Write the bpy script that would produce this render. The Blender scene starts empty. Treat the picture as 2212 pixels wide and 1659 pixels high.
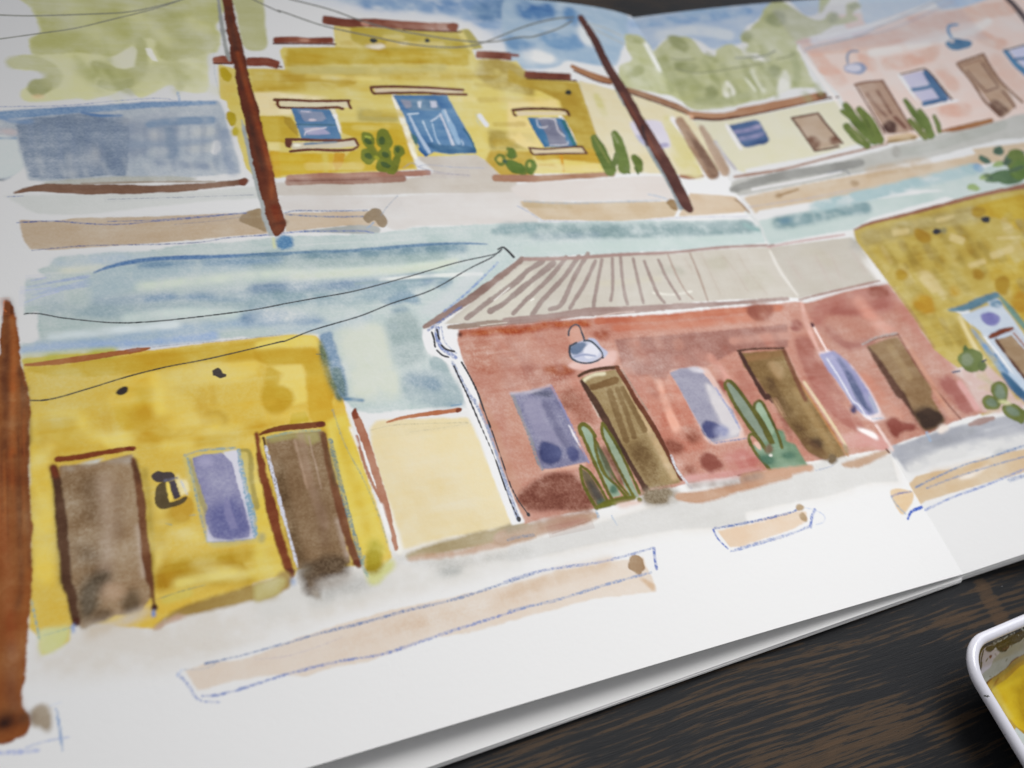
import bpy, math, time
import numpy as np
T0 = time.time()
# ------------------------------------------------------------------ scene frame (metres, table top at z=0)
F = 1779.66                       # focal length in units of a 2212 px wide frame
H = 0.156                         # camera height above the table
R = np.array([[0.9136872, 0.12189032, -0.38770924], [-0.30618918, 0.8337572, -0.45945307], [0.26725249, 0.53850876, 0.79911477]])
XG = 0.1696                       # the gutter
YN, YF = 0.0196, 0.2318           # near and far edges of the sheets
def sstep(a, b, x):
    t = np.clip((x - a) / (b - a), 0, 1); return t * t * (3 - 2 * t)
def surf(x, y):                   # height of the open spread over the table
    x = np.asarray(x, float); y = np.asarray(y, float)
    s = XG - x
    t = sstep(0.05, 0.23, y)
    L = 0.05 + (0.016 - 0.05) * t
    zl = 0.0027 + 0.0045 * (1 - np.exp(-np.maximum(s, 0) / L))
    zr = 0.0022 + 0.034 * (1 - np.exp(-np.maximum(-s, 0) / 0.17))
    return np.where(s >= 0, zl, zr)
def rays(P):
    d = np.stack([P[:, 0] - 1106, -(P[:, 1] - 829.5), np.full(len(P), -F)], 1) @ R.T
    return d
def hit(P, fn=surf):              # where the sight line through a photo point meets a surface
    d = rays(P)
    if fn is not surf:            # steep walls: walk down the ray
        zs = np.linspace(TZ, .0012, 260)[:, None]; t = (zs - H) / d[:, 2][None]; X = t * d[:, 0]; Y = t * d[:, 1]
        k = np.argmax(zs <= fn(X, Y) + 1e-5, 0); i = np.arange(len(P)); return np.stack([X[k, i], Y[k, i]], 1)
    z = np.full(len(P), 0.006)
    for _ in range(14):
        t = (z - H) / d[:, 2]
        z = 0.4 * z + 0.6 * fn(d[:, 0] * t, d[:, 1] * t)
    t = (z - H) / d[:, 2]
    return np.stack([d[:, 0] * t, d[:, 1] * t], 1)
OFF = {'A': 0, 'B': 548.6, 'C': 1097.2, 'D': 1608.5}; OFY = {'1': 0, '2': 411.5, '3': 809.2, '4': 1206.4}
paint_on = True
ZO = None                         # set while tracing a closer view
def pts(code, txt):
    if not isinstance(txt, str): return np.array(txt, float)
    out = []; sw = 0
    for tok in txt.split():
        if tok[0] in 'ABCD': sw = 2 if tok != code and out else 0; code = tok; continue
        if ',' in tok:
            a, b = tok.split(',')
            if ZO: out.append((float(a) * ZO[2] + ZO[0], float(b) * ZO[2] + ZO[1])); continue
            n_ = np.array((float(a) * .2728 + OFF[code[0]], float(b) * .2728 + OFY[code[1]]))
            if sw and len(out) > 1:      # neighbouring views overlap: never step backwards
                sw -= 1; pv = out[-1] - out[-2]
                if np.hypot(*(n_ - out[-1])) < 62 and (n_ - out[-1]) @ pv < -.7 * np.hypot(*(n_ - out[-1])) * np.hypot(*pv): continue
            out.append(n_)
    return np.array(out)
# ------------------------------------------------------------------ numpy painting on paper coordinates
def s2l(c):
    c = np.asarray(c, float) / 255.; return np.where(c <= .04045, c / 12.92, ((c + .055) / 1.055) ** 2.4)
rng = np.random.default_rng(7)
def up(g, h, w):
    gh, gw = g.shape
    ys = np.linspace(0, gh - 1.001, h); xs = np.linspace(0, gw - 1.001, w)
    y0 = ys.astype(int); x0 = xs.astype(int); fy = (ys - y0)[:, None]; fx = (xs - x0)[None]
    fy = fy * fy * (3 - 2 * fy); fx = fx * fx * (3 - 2 * fx)
    a = g[y0]; b = g[np.minimum(y0 + 1, gh - 1)]
    r = a * (1 - fy) + b * fy
    return (r[:, x0] * (1 - fx) + r[:, np.minimum(x0 + 1, gw - 1)] * fx).astype(np.float32)
def box(a, r, ax):
    if r < 1: return a
    p = [(0, 0), (0, 0)]; p[ax] = (r + 1, r); c = np.cumsum(np.pad(a, p, mode='edge'), axis=ax, dtype=np.float64)
    n = a.shape[ax]; k = 2 * r + 1
    if ax == 0: return ((c[k:k + n] - c[:n]) / k).astype(np.float32)
    return ((c[:, k:k + n] - c[:, :n]) / k).astype(np.float32)
def blur(a, s):
    if s < 0.35: return a
    if s < 1.3:
        w = np.exp(-.5 * (np.arange(-3, 4) / s) ** 2); w /= w.sum()
        p = np.pad(a, 3, mode='edge'); b = sum(w[i] * p[i:i + a.shape[0]] for i in range(7))
        return sum(w[i] * b[:, i:i + a.shape[1]] for i in range(7)).astype(np.float32)
    v = s * s * 12 / 3; r = int(round((math.sqrt(v + 1) - 1) / 2)); r = max(r, 1)
    for _ in range(3): a = box(box(a, r, 0), r, 1)
    return a
def fill(poly, h, w):             # non-zero winding, 2x vertical supersampling
    d = np.zeros((2 * h, w + 2), np.float32)
    for (x0, y0), (x1, y1) in zip(poly, np.roll(poly, -1, 0)):
        if y0 == y1: continue
        sg = 1
        if y0 > y1: x0, y0, x1, y1 = x1, y1, x0, y0; sg = -1
        r0 = max(int(math.ceil(y0 * 2 - .5)), 0); r1 = min(int(math.ceil(y1 * 2 - .5)), 2 * h)
        if r1 <= r0: continue
        rr = np.arange(r0, r1); x = x0 + ((rr + .5) / 2 - y0) * (x1 - x0) / (y1 - y0)
        np.add.at(d, (rr, np.clip(np.ceil(x).astype(int), 0, w + 1)), sg)
    m = (np.cumsum(d, 1)[:, :w] != 0).astype(np.float32)
    return .5 * (m[::2] + m[1::2])
def catmull(p, closed, n=6):
    if len(p) < 3: return p
    q = np.vstack([p[-1:], p, p[:2]]) if closed else np.vstack([2 * p[0] - p[1], p, 2 * p[-1] - p[-2]])
    out = []
    for i in range(1, len(q) - 2):
        for t in np.arange(n) / n:
            out.append(.5 * ((2 * q[i]) + (q[i + 1] - q[i - 1]) * t + (2 * q[i - 1] - 5 * q[i] + 4 * q[i + 1] - q[i + 2]) * t * t + (3 * q[i] - q[i - 1] - 3 * q[i + 1] + q[i + 2]) * t ** 3))
    if not closed: out.append(p[-1])
    return np.array(out)
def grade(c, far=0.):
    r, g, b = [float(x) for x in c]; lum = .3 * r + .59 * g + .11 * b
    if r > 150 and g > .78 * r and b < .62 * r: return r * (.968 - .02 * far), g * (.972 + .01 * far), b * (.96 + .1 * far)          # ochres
    if r > 140 and g < .76 * r and b > .72 * g and b < g * 1.02 and r - g > 38: return lum + (r - lum) * .78 + 3, lum + (g - lum) * .80 + 3, lum + (b - lum) * .74 + 1   # brick reds
    if g > r and g > b + 20 and g > 135: return lum + (r - lum) * .8 - 3, lum + (g - lum) * .8 - 3, lum + (b - lum) * .8 - 3   # foliage
    if r < 150 and g < r * .8: return r * .90, g * .885, b * .87                              # browns
    if b > r + 14: return lum + (r - lum) * .86, lum + (g - lum) * .86, lum + (b - lum) * .86
    return lum + (r - lum) * .97, lum + (g - lum) * .97, lum + (b - lum) * .97
class Canvas:
    def __init__(s, x0, x1, y0, y1, res, fn, base):
        s.x0, s.y0, s.x1, s.y1, s.res, s.fn = x0, y0, x1, y1, res, fn
        s.w = int((x1 - x0) / res); s.h = int((y1 - y0) / res)
        s.C = np.empty((s.h, s.w, 3), np.float32); s.C[:] = base; s.base = np.array(base, np.float32)
        s.L = np.zeros((s.h, s.w), np.int16)
        def nz(cell, oct=3, asp=1):
            o = np.zeros((s.h, s.w), np.float32); a = 1.; t = 0
            for k in range(oct):
                c = cell / 2 ** k
                o += a * up(rng.uniform(-1, 1, (int((y1 - y0) / c) + 3, int((x1 - x0) / c / asp) + 3)).astype(np.float32), s.h, s.w); t += a; a *= .6
            return o / t * 1.6
        s.nb = nz(.016, 3); s.nm = nz(.004, 3); s.ns = nz(.0012, 2); s.gr = nz(.00036, 2); s.st = nz(.0008, 2, 14)
        s.wx = nz(.005, 3); s.sh = np.tanh(3.2 * nz(.009, 3)); s.s2 = np.tanh(3 * nz(.0035, 2, 2.4)); s.ed = np.exp(-(nz(.011, 3) / .05) ** 2)
    def draw(s, P, col, L=None, e=.19, r=.18, g=.07, v=.2, w=.10, a=1., d=1., glaze=False, pen=0, st=0., soft=0, thin=None, hz=1., xy=False):
        q = P.copy() if xy else hit(P, s.fn); q = (q - [s.x0, s.y0]) / s.res
        mm = .001 / s.res
        sg = (soft or max(e, r, .12)) * mm
        if thin: sg = min(sg, max(.3, thin * mm))
        pad = int(3.2 * sg + 3)
        a0, b0 = np.floor(q.min(0)).astype(int) - pad; a1, b1 = np.ceil(q.max(0)).astype(int) + pad
        a0 = max(a0, 0); b0 = max(b0, 0); a1 = min(a1, s.w); b1 = min(b1, s.h)
        if a1 <= a0 or b1 <= b0: return
        sl = (slice(b0, b1), slice(a0, a1)); h, w_ = b1 - b0, a1 - a0
        M = fill(q - [a0, b0], h, w_); B = np.clip(blur(M, sg), 0., 1.)
        if soft: m = np.clip(B * (1 + .5 * s.nm[sl]), 0, 1); rim = 0
        else:
            n = .72 * s.wx[sl] + .32 * s.ns[sl] + .1 * s.gr[sl]
            vv = B + (.4 / sg) * r * mm * n * (B * (1 - B) * 4) ** .5
            m = np.clip(.5 + (vv - .5) * sg / (.8 * e * mm), 0, 1)
            rim = np.exp(-((B - .66) / .13) ** 2) * m
        if st: m = m * np.clip(1 - st * np.maximum(s.st[sl], 0) * 2, 0, 1)
        if pen: m = m * (.45 + .55 * np.clip(.5 + (s.gr[sl] * .7 + s.ns[sl] * .15 + (1.15 - pen) - .5) * 1.6, 0, 1)) * (1.25 - .5 * pen)
        D = d * 1.1 * np.clip(1 + v * (s.nb[sl] * .6 + s.nm[sl] * .35 + s.sh[sl] * .36 + s.s2[sl] * .2 + s.ed[sl] * .22 + s.st[sl] * .22 * hz) + min(g, .28) * .62 * (s.gr[sl] + .4 * s.ns[sl]) + w * rim, .2, 3)
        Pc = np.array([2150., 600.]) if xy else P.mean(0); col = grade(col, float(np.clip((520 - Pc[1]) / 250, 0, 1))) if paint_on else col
        c = np.clip(s2l(col) / paper_seen(Pc[0], Pc[1]), .004, 1.15)
        c = np.log(c)
        m3 = (m * a)[..., None]
        T = np.exp(D[..., None] * c)
        src = s.C[sl]
        s.C[sl] = src * (1 - m3 + m3 * T) if glaze else src * (1 - m3) + s.base * T * m3
        if L is not None: s.L[sl][m > .5] = lid(L)
PS = np.array([(30,60,161,167,178),(40,300,180,184,190),(150,480,203,203,203),(20,640,196,196,195),(20,1000,208,206,203),(60,1450,218,215,212),(700,1450,226,224,222),(1300,1400,231,232,232),(1700,1250,223,227,231),
 (2000,1100,216,221,228),(2150,1100,231,231,229),(2150,600,229,231,236),(1600,100,224,229,238),(1850,300,229,232,238),(2100,60,229,227,232),(400,60,172,178,188),(620,60,188,194,206),(1250,60,205,212,224),(1100,1480,229,229,229),(900,480,215,214,212),
 (1250,440,217,218,219),(1000,790,228,229,233),(1110,1000,234,236,240),(1600,430,226,229,234),(500,790,212,210,207),(800,300,200,200,200),(1900,1400,225,227,230)], float)
PL = s2l(PS[:, 2:])
def paper_seen(x, y):
    w = 1 / (((PS[:, 0] - x) ** 2 + (PS[:, 1] - y) ** 2) / 1e4 + .3) ** 1.5
    return (PL * w[:, None]).sum(0) / w.sum()
LID = {}
def lid(k):
    if k not in LID: LID[k] = len(LID) + 1
    return LID[k]
CV = None
def p(code, col, txt, c=1, **k):
    q = pts(code, txt); q = catmull(q, True, 4) if c else q
    CV.draw(q, col, **k)
def q(code, col, txt, **k): p(code, col, txt, c=0, **k)
def s(code, col, w, txt, cap=1, **k):          # brush stroke, width(s) in crop pixels
    P = pts(code, txt); n = len(P)
    w = np.interp(np.linspace(0, 1, n), np.linspace(0, 1, len(np.atleast_1d(w))), np.atleast_1d(w)) * .2728 / 2
    Q = catmull(np.column_stack([P, w]), False, 6); P = Q[:, :2]; w = np.maximum(Q[:, 2], .05)
    t = np.gradient(P, axis=0); t /= np.linalg.norm(t, axis=1)[:, None] + 1e-9; nn = np.column_stack([-t[:, 1], t[:, 0]])
    a = P + nn * w[:, None]; b = P - nn * w[:, None]
    ang = np.linspace(0, np.pi, 7)[1:-1]
    ce = [P[-1] + w[-1] * (np.cos(x) * nn[-1] + np.sin(x) * t[-1] * cap) for x in ang]
    cs = [P[0] + w[0] * (-np.cos(x) * nn[0] - np.sin(x) * t[0] * cap) for x in ang]
    k.setdefault('thin', float(w.mean()) * .1 * .8)
    k.setdefault('r', min(.2, float(w.mean()) * .1 * .35)); k.setdefault('e', .12)
    CV.draw(np.vstack([a, ce, b[::-1], cs]), col, **k)
def e(code, col, txt, **k):                     # blobs: cx,cy rx,ry rot,_ ...
    v = []
    for tok in txt.split():
        if tok[0] in 'ABCD': code = tok; continue
        v.append([float(z) for z in tok.split(',')])
    for cx, cy, rx, ry, ro in v:
        th = np.linspace(0, 2 * np.pi, 25)[:-1]; ro = math.radians(ro)
        wob = 1 + .06 * np.sin(3 * th + cx) + .04 * np.sin(5 * th + cy)
        X = cx + rx * wob * np.cos(th) * math.cos(ro) - ry * wob * np.sin(th) * math.sin(ro); Y = cy + rx * wob * np.cos(th) * math.sin(ro) + ry * wob * np.sin(th) * math.cos(ro)
        P = np.column_stack([X * .2728 + OFF[code[0]], Y * .2728 + OFY[code[1]]])
        CV.draw(P, col, **k)
def pen(code, txt, w=14, col=(110, 135, 195), **k):
    k.setdefault('pen', .75); s(code, col, w, txt, v=.1, **k)
def ink(code, txt, w=8, col=(55, 58, 64), **k): s(code, col, w, txt, r=.02, e=.08, v=.15, **k)

def X(col, txt, w=None, **k):                   # same tools, points given in millimetres on the paper
    P = np.array([[float(v) for v in t.split(',')] for t in txt.split()]) / 1000.
    if w is None: CV.draw(P, col, xy=True, **k); return
    P = catmull(P, False, 6); t = np.gradient(P, axis=0); t /= np.linalg.norm(t, axis=1)[:, None] + 1e-12
    nn = np.column_stack([-t[:, 1], t[:, 0]]) * w / 2000.
    k.setdefault('thin', w * .25); k.setdefault('r', .12); CV.draw(np.vstack([P + nn, (P - nn)[::-1]]), col, xy=True, **k)
def paint_page():
    global CV
    rg2 = np.random.default_rng(11)
    CV = Canvas(-.125, .45, .012, .240, .00015, surf, [.80, .80, .79])
    # ---- the street goes on across the rest of the spread
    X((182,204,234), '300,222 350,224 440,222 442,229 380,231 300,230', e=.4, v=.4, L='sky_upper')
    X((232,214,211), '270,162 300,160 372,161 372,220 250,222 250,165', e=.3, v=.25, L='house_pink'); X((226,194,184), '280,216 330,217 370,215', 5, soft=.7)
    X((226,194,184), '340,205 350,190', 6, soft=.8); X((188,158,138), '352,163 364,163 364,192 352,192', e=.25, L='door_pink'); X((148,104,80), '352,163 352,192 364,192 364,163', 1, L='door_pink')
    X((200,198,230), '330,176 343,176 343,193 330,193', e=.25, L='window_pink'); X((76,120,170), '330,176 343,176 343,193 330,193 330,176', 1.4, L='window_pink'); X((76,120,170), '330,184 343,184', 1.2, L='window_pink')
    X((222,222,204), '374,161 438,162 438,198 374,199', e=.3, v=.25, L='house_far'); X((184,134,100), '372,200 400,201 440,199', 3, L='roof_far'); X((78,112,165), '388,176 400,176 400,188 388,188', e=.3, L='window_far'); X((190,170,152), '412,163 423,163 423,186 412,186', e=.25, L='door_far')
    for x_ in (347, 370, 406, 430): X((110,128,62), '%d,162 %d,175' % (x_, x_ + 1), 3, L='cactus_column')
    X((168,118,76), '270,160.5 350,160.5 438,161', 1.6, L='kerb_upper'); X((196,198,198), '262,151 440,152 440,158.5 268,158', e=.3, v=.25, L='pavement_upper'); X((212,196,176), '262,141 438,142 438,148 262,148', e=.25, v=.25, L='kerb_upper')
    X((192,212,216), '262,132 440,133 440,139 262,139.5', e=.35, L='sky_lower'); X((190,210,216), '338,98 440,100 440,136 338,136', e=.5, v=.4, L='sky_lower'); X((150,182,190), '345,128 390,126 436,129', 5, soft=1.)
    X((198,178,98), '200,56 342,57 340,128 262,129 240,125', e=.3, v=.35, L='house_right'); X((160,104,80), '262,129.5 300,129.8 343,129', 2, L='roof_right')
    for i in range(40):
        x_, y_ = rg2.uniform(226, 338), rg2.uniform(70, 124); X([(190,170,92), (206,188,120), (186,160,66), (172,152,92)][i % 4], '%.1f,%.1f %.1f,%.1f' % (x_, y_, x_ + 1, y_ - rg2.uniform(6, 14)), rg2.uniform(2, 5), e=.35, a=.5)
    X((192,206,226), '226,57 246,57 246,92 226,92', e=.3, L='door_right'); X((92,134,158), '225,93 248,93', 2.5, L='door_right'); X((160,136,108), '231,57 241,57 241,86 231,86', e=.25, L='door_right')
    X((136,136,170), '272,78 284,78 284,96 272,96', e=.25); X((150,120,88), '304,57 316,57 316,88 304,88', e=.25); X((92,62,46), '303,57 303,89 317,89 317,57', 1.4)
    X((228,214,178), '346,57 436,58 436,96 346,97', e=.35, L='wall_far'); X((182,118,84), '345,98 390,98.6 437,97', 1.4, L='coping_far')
    for x_ in (256, 262, 292, 330): X((112,122,62), '%d,57 %d,71' % (x_, x_ + 1), 4, L='cactus_right')
    X((190,158,136), '215,55.2 300,55.6 436,56', 2, L='kerb_lower'); X((188,192,198), '196,45 438,46 438,54.6 210,54', e=.4, v=.3, L='pavement_lower'); X((212,192,164), '196,38.5 330,39 330,44.5 196,44.3', e=.25, L='kerb_lower'); X((212,192,164), '352,39 430,39.4 430,44.6 352,44.3', e=.25, L='kerb_lower')
    X((130,152,200), '196,37.6 330,38.2 331,45 200,45', 1., pen=.75); X((130,152,200), '352,45 351,38.4 430,38.7 431,45.2 352,45', 1., pen=.75)
    X((150,160,175), '-66,154 -26,153 -26,174 -66,173', e=.4, v=.4, g=.25, L='wall_blue')
    # ---- upper strip: sky washes
    K = dict(L='sky_upper')
    p('B1', (196,202,214), '300,-60 2212,-60 2300,560 2120,540 2080,420 1840,350 1690,190 1000,130 640,60 420,20', soft=.9, **K)
    p('B1', (150,174,205), '520,-60 2300,-60 2300,440 2212,470 2120,400 1960,330 1800,220 1500,120 1000,60 700,20', soft=1.0, v=.5, **K)
    s('B1', (120,152,194), 110, '900,20 1200,30 1500,40 1700,20 2000,30', soft=1.1, v=.5)
    s('B1', (112,148,192), 150, '1800,90 2000,70 2180,60 2300,110', soft=1.0, v=.5)
    p('C1', (158,184,214), '-20,-40 480,-5 700,40 850,80 955,130 960,270 900,390 850,520 700,520 480,480 380,530 130,545 0,480', e=.5, v=.4, **K)
    s('C1', (100,144,196), 120, '120,70 220,110 330,80', soft=.9, v=.5); s('C1', (112,154,202), 110, '300,300 440,340 560,330', soft=.8)
    s('C1', (95,142,196), 110, '480,110 560,170', soft=.9); s('C1', (112,152,198), 90, '20,330 160,380', soft=.9)
    e('C1', (208,216,228), '240,450,140,50,10', soft=1.); e('C1', (200,212,228), '620,260,60,110,-20', soft=1.)
    p('C1', (178,200,232), '965,135 1200,100 1500,60 1760,20 2040,-40 D1 250,-40 160,30 110,150 20,200 C1 1850,290 1850,340 1630,390 1480,310 1250,300 1150,400 1080,320 960,280', e=.5, v=.35, **K)
    s('C1', (148,182,225), 60, '1000,200 1250,165 1500,150 1900,90', soft=.8, v=.5); s('C1', (158,190,228), 60, '1400,110 1700,60', soft=.8); s('C1', (205,218,236), 80, '1200,280 1500,240 1750,280', soft=1)
    p('D1', (182,204,234), '280,-60 620,-40 580,100 480,120 380,30', e=.4, **K)
    p('D1', (196,214,238), '950,-60 1560,-40 1400,40 1050,170 960,190 930,100', e=.5, **K)
    # ---- tree, top left
    K = dict(L='tree_olive')
    p('A1', (176,181,148), '250,-60 245,60 280,130 320,250 235,310 235,380 255,430 190,435 100,460 60,495 110,540 200,555 330,560 385,590 380,625 300,640 210,690 165,720 180,790 300,805 600,780 700,792 900,740 950,700 1020,700 1100,772 1180,750 1350,670 1400,710 1550,740 1650,700 1640,450 1720,400 1740,280 1700,210 1750,120 1740,-60', e=.3, v=.3, **K)
    p('A1', (160,166,128), '250,-60 245,60 280,130 320,250 235,310 235,380 255,430 420,430 640,420 900,440 1050,350 1200,300 1240,420 1300,480 1500,460 1640,420 1720,400 1740,280 1700,210 1750,120 1740,-60', e=.5, v=.5, r=.4)
    p('A1', (162,168,132), '1840,-60 2060,-60 2100,200 2110,370 2000,400 1920,350 1870,120', e=.35, **K)
    s('A1', (150,156,114), [100,120,110], '90,495 210,490 330,520 420,580 420,640 330,690', e=.5, v=.4, a=.75, **K)
    e('A1', (140,146,104), '310,690,100,70,-10', e=.4); e('A1', (150,155,112), '390,640,50,60,0', soft=.6)
    s('A1', (150,156,114), [70,150,160,110,90], '740,510 860,580 980,620 1080,580 1120,470 1110,340', e=.5, v=.4, a=.8); p('A1', (156,162,122), '760,640 1000,700 1300,600 1500,560 1400,480 1150,520 1000,640', soft=.8, a=.7)
    s('A1', (150,156,114), 60, '800,660 900,690 1040,650', e=.4); p('A1', (150,156,116), '1400,610 1450,640 1440,720 1380,690', soft=.5)
    p('A1', (150,156,114), '1230,360 1500,330 1600,390 1500,430 1700,320 1640,230 1540,230 1400,380 1620,420 1400,450 1300,470', soft=.7, a=.7)
    s('A1', (150,156,112), 180, '1330,60 1400,200 1560,380', soft=1.2, a=.6); s('A1', (170,176,140), 120, '560,40 700,200 900,360', soft=1.3, a=.6)
    q('A1', (176,180,170), '840,470 920,440 1050,360 1078,390 1062,530 990,545 920,540 870,500', e=.3, r=.2)
    q('A1', (184,189,192), '1148,380 1195,378 1220,430 1252,490 1205,480 1165,435', e=.2)
    p('A1', (170,176,140), '1150,600 1350,560 1600,560 1560,700 1380,640 1200,720 1090,740 1050,690', soft=.8)
    e('A1', (190,170,140), '300,765,50,18,0', soft=.4, a=.6)
    rg = np.random.default_rng(5)
    for i in range(26):
        x, y = rg.uniform(300, 1650), rg.uniform(20, 700)
        if 830 < x < 1260 and 340 < y < 560: continue
        s('A1', [(146,153,110), (156,163,122), (178,184,152)][i % 3], rg.uniform(40, 110), '%d,%d %d,%d' % (x, y, x + rg.uniform(40, 160), y + rg.uniform(60, 180)), soft=.9, a=.5, v=.4)
    # ---- blue grey wall, left
    K = dict(L='wall_blue')
    p('A1', (156,166,178), '-40,885 300,870 620,850 1000,830 1400,805 1730,795 1780,900 1820,1080 1880,1250 1900,1370 1500,1405 900,1450 500,1440 220,1430 A1 190,1300 60,1420 -60,1400', c=0, e=.4, g=.25, v=.35, **K)
    s('A1', (108,136,172), [60,60,50,30], '-20,915 300,890 700,865 1100,835 1400,820 1700,812', e=.35, g=.3)
    q('A1', (126,140,160), '120,960 640,890 1020,930 1020,1300 990,1400 860,1380 640,1410 240,1410 200,1300 150,1110', e=.35, g=.35, v=.45, r=.4)
    q('A1', (134,146,166), '1010,930 1400,880 1420,1080 1330,1220 1250,1120 1010,1300', soft=.6, a=.8)
    s('A1', (112,135,165), 60, '1180,985 1400,960 1680,950', soft=.4); s('A1', (130,146,168), 55, '1020,1140 1250,1140 1640,1130', soft=.6)
    s('A1', (120,138,162), 90, '1330,1040 1380,1200 1350,1240', soft=.5); s('A1', (135,148,168), 50, '1240,1280 1400,1300 1640,1320', soft=.5)
    s('A1', (100,130,170), 40, '0,920 80,950 240,960', soft=.4); s('A1', (90,122,165), 20, '640,890 780,915 960,915', soft=.3)
    for t in ('560,1240 570,1390', '1540,1050 1680,1040', '1500,1180 1690,1160'): s('A1', (172,177,182), 60, t, soft=.8, a=.6)
    e('A1', (178,181,184), '735,1250,60,70,20 735,1170,18,40,0 1235,1070,60,45,0 1260,1200,55,30,0 1000,950,45,25,0 630,920,12,30,0', soft=.9, a=.5)
    e('A1', (200,202,206), '1715,1155,30,45,0 1700,1200,25,25,0', soft=.35, a=.9)
    for i in range(14): s('A1', (118,134,160), 40, '%d,%d %d,%d' % (230 + i * 115, 960 + (i * 37) % 60, 250 + i * 112, 1180 + (i * 53) % 180), soft=.8, a=.35, g=.2)
    for i in range(9): s('A1', (172,178,184), 30, '%d,%d %d,%d' % (300 + i * 170, 1240 + (i * 41) % 70, 340 + i * 172, 1390), soft=.7, a=.45)
    s('A1', (126,142,168), 70, '1780,1050 1800,1250 1840,1360', soft=.6, a=.7)
    p('A1', (172,182,188), '-60,1090 110,1095 150,1200 180,1330 60,1400 -60,1380', e=.3, g=.2, **K); s('A1', (120,145,172), 22, '-30,1095 120,1092', soft=.25)
    s('A1', (166,160,166), 50, '0,1040 100,1050', soft=.5)
    pen('A1', '-20,845 300,842 600,830 900,800 1250,778 1400,800', 10, (130,142,175), pen=.9); pen('A1', '1405,735 1420,800', 22, (125,150,185)); pen('A1', '1690,420 1700,600 1740,760', 8, (150,165,180))
    # ---- pale sidewalk of upper strip
    K = dict(L='pavement_upper')
    p('A1', (186,189,187), '40,1545 600,1540 1500,1520 2020,1480 A2 2040,60 1700,80 1200,130 700,185 300,180 130,100 60,60', e=.4, g=.15, d=.75, **K)
    s('A1', (168,170,166), [30,50,40,20], '360,1455 800,1430 1300,1415 1550,1418', e=.3, g=.2)
    s('A1', (134,106,90), [20,60,75,75,60,50,45], '110,1528 300,1490 600,1498 900,1500 1300,1495 1650,1470 1930,1440', e=.2, L='kerb_upper')
    e('A1', (128,82,66), '1925,1440,38,30,-20', e=.2); s('A1', (150,140,130), 14, '640,1455 1200,1440 1700,1438', e=.2)
    p('B1', (190,183,174), '160,1450 700,1440 1400,1385 1290,1240 1560,1215 1800,1225 1900,1340 2070,1440 2060,1550 1500,1530 900,1545 240,1560', e=.3, v=.25, **K)
    p('B2', (204,199,194), '220,40 1000,50 1500,25 2212,30 2230,270 2000,265 1700,275 1280,285 1190,315 1050,290 1000,170 860,150 240,160', e=.3, v=.3, **K)
    p('C1', (208,203,200), '60,1460 640,1420 1250,1400 1310,1570 900,1590 300,1590 90,1560', e=.3, v=.2, **K)
    p('D1', (196,198,198), '-60,1420 400,1370 900,1240 1300,1130 1700,1020 2230,900 2230,1080 2000,1110 1500,1240 1100,1330 800,1390 300,1490 -60,1540', e=.3, v=.2, **K)
    s('D1', (158,160,160), [50,75,75,60], '-100,1500 250,1400 560,1350 920,1290', e=.3); s('D1', (186,189,187), 75, '1200,1205 1500,1160 2040,990', e=.4); e('D1', (172,172,170), '1200,1200,35,45,0', soft=.5)
    s('D1', (176,148,138), [24,22,16], '-80,1400 300,1340 700,1240 1130,1140', e=.2); s('D1', (228,230,236), 20, '60,1500 500,1420 760,1360', e=.2)
    s('D1', (150,155,165), 14, '660,1370 790,1350 830,1380', e=.2, a=.7)
    # sand kerbs
    K = dict(L='kerb_upper')
    q('A2', (178,162,142), '150,235 400,245 620,220 1200,205 1900,180 2070,180 2120,340 1600,385 900,440 400,472 235,465 185,390 160,300', e=.2, g=.12, **K)
    p('A2', (146,128,102), '1890,235 1930,180 2000,150 2075,150 2110,320 2040,300 1960,270', e=.2)
    q('B2', (188,172,152), '240,180 600,170 950,160 1010,290 700,282 250,325', e=.2, **K)
    p('B2', (140,122,98), '868,205 930,145 990,145 1020,190 1052,240 1040,285 1000,290 955,235 925,245 905,258 880,240', e=.16)
    p('B2', (165,168,166), '370,325 600,295 800,275 960,285 1000,310 940,345 600,335', e=.2)
    pen('A2', '130,255 300,245 450,243 640,258 800,268 1000,265 1200,245 1500,220 1950,175', 11, (85,105,160)); pen('A2', '850,245 1200,235 1600,205 1950,180', 8, (100,115,160))
    pen('A2', '250,475 450,455 620,440 900,432 1300,425 1600,408 1800,375 2150,350', 9, (95,105,150)); pen('A2', '50,48 180,45', 10, (120,130,170)); pen('A2', '850,70 1400,55 2000,35', 7, (140,145,160)); pen('A2', '1380,268 1700,240 1900,210', 7, (130,130,150), pen=1)
    pen('B2', '240,178 340,160 600,162 900,158', 12, (110,125,160)); pen('B2', '250,190 500,205 700,208 860,205', 12, (110,125,160)); pen('B2', '1005,195 1060,120 1135,42', 8, (130,145,165))
    pen('B2', '0,360 150,348 370,325 600,322 850,320 945,338', 12, (100,120,175)); pen('B2', '890,300 945,255', 12, (140,165,195))
    q('C2', (196,180,156), '90,85 500,95 1280,88 1345,150 1315,205 900,243 270,232 170,165', e=.25, v=.25, **K)
    s('C2', (186,168,138), 50, '130,110 480,120', soft=.4)
    p('C2', (150,126,92), '1253,90 1300,65 1330,100 1342,150 1310,155 1280,130', e=.2)
    q('C2', (206,190,170), '1440,20 1800,50 1910,175 1700,185 1490,200 1350,205', e=.25, **K)
    q('C2', (212,196,176), '1870,60 2212,15 D1 0,1560 270,1500 800,1400 1500,1290 2000,1185 2300,1120 2300,1230 1800,1320 1300,1440 700,1570 D2 120,160 C2 1960,190', e=.3, v=.25, **K)
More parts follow.
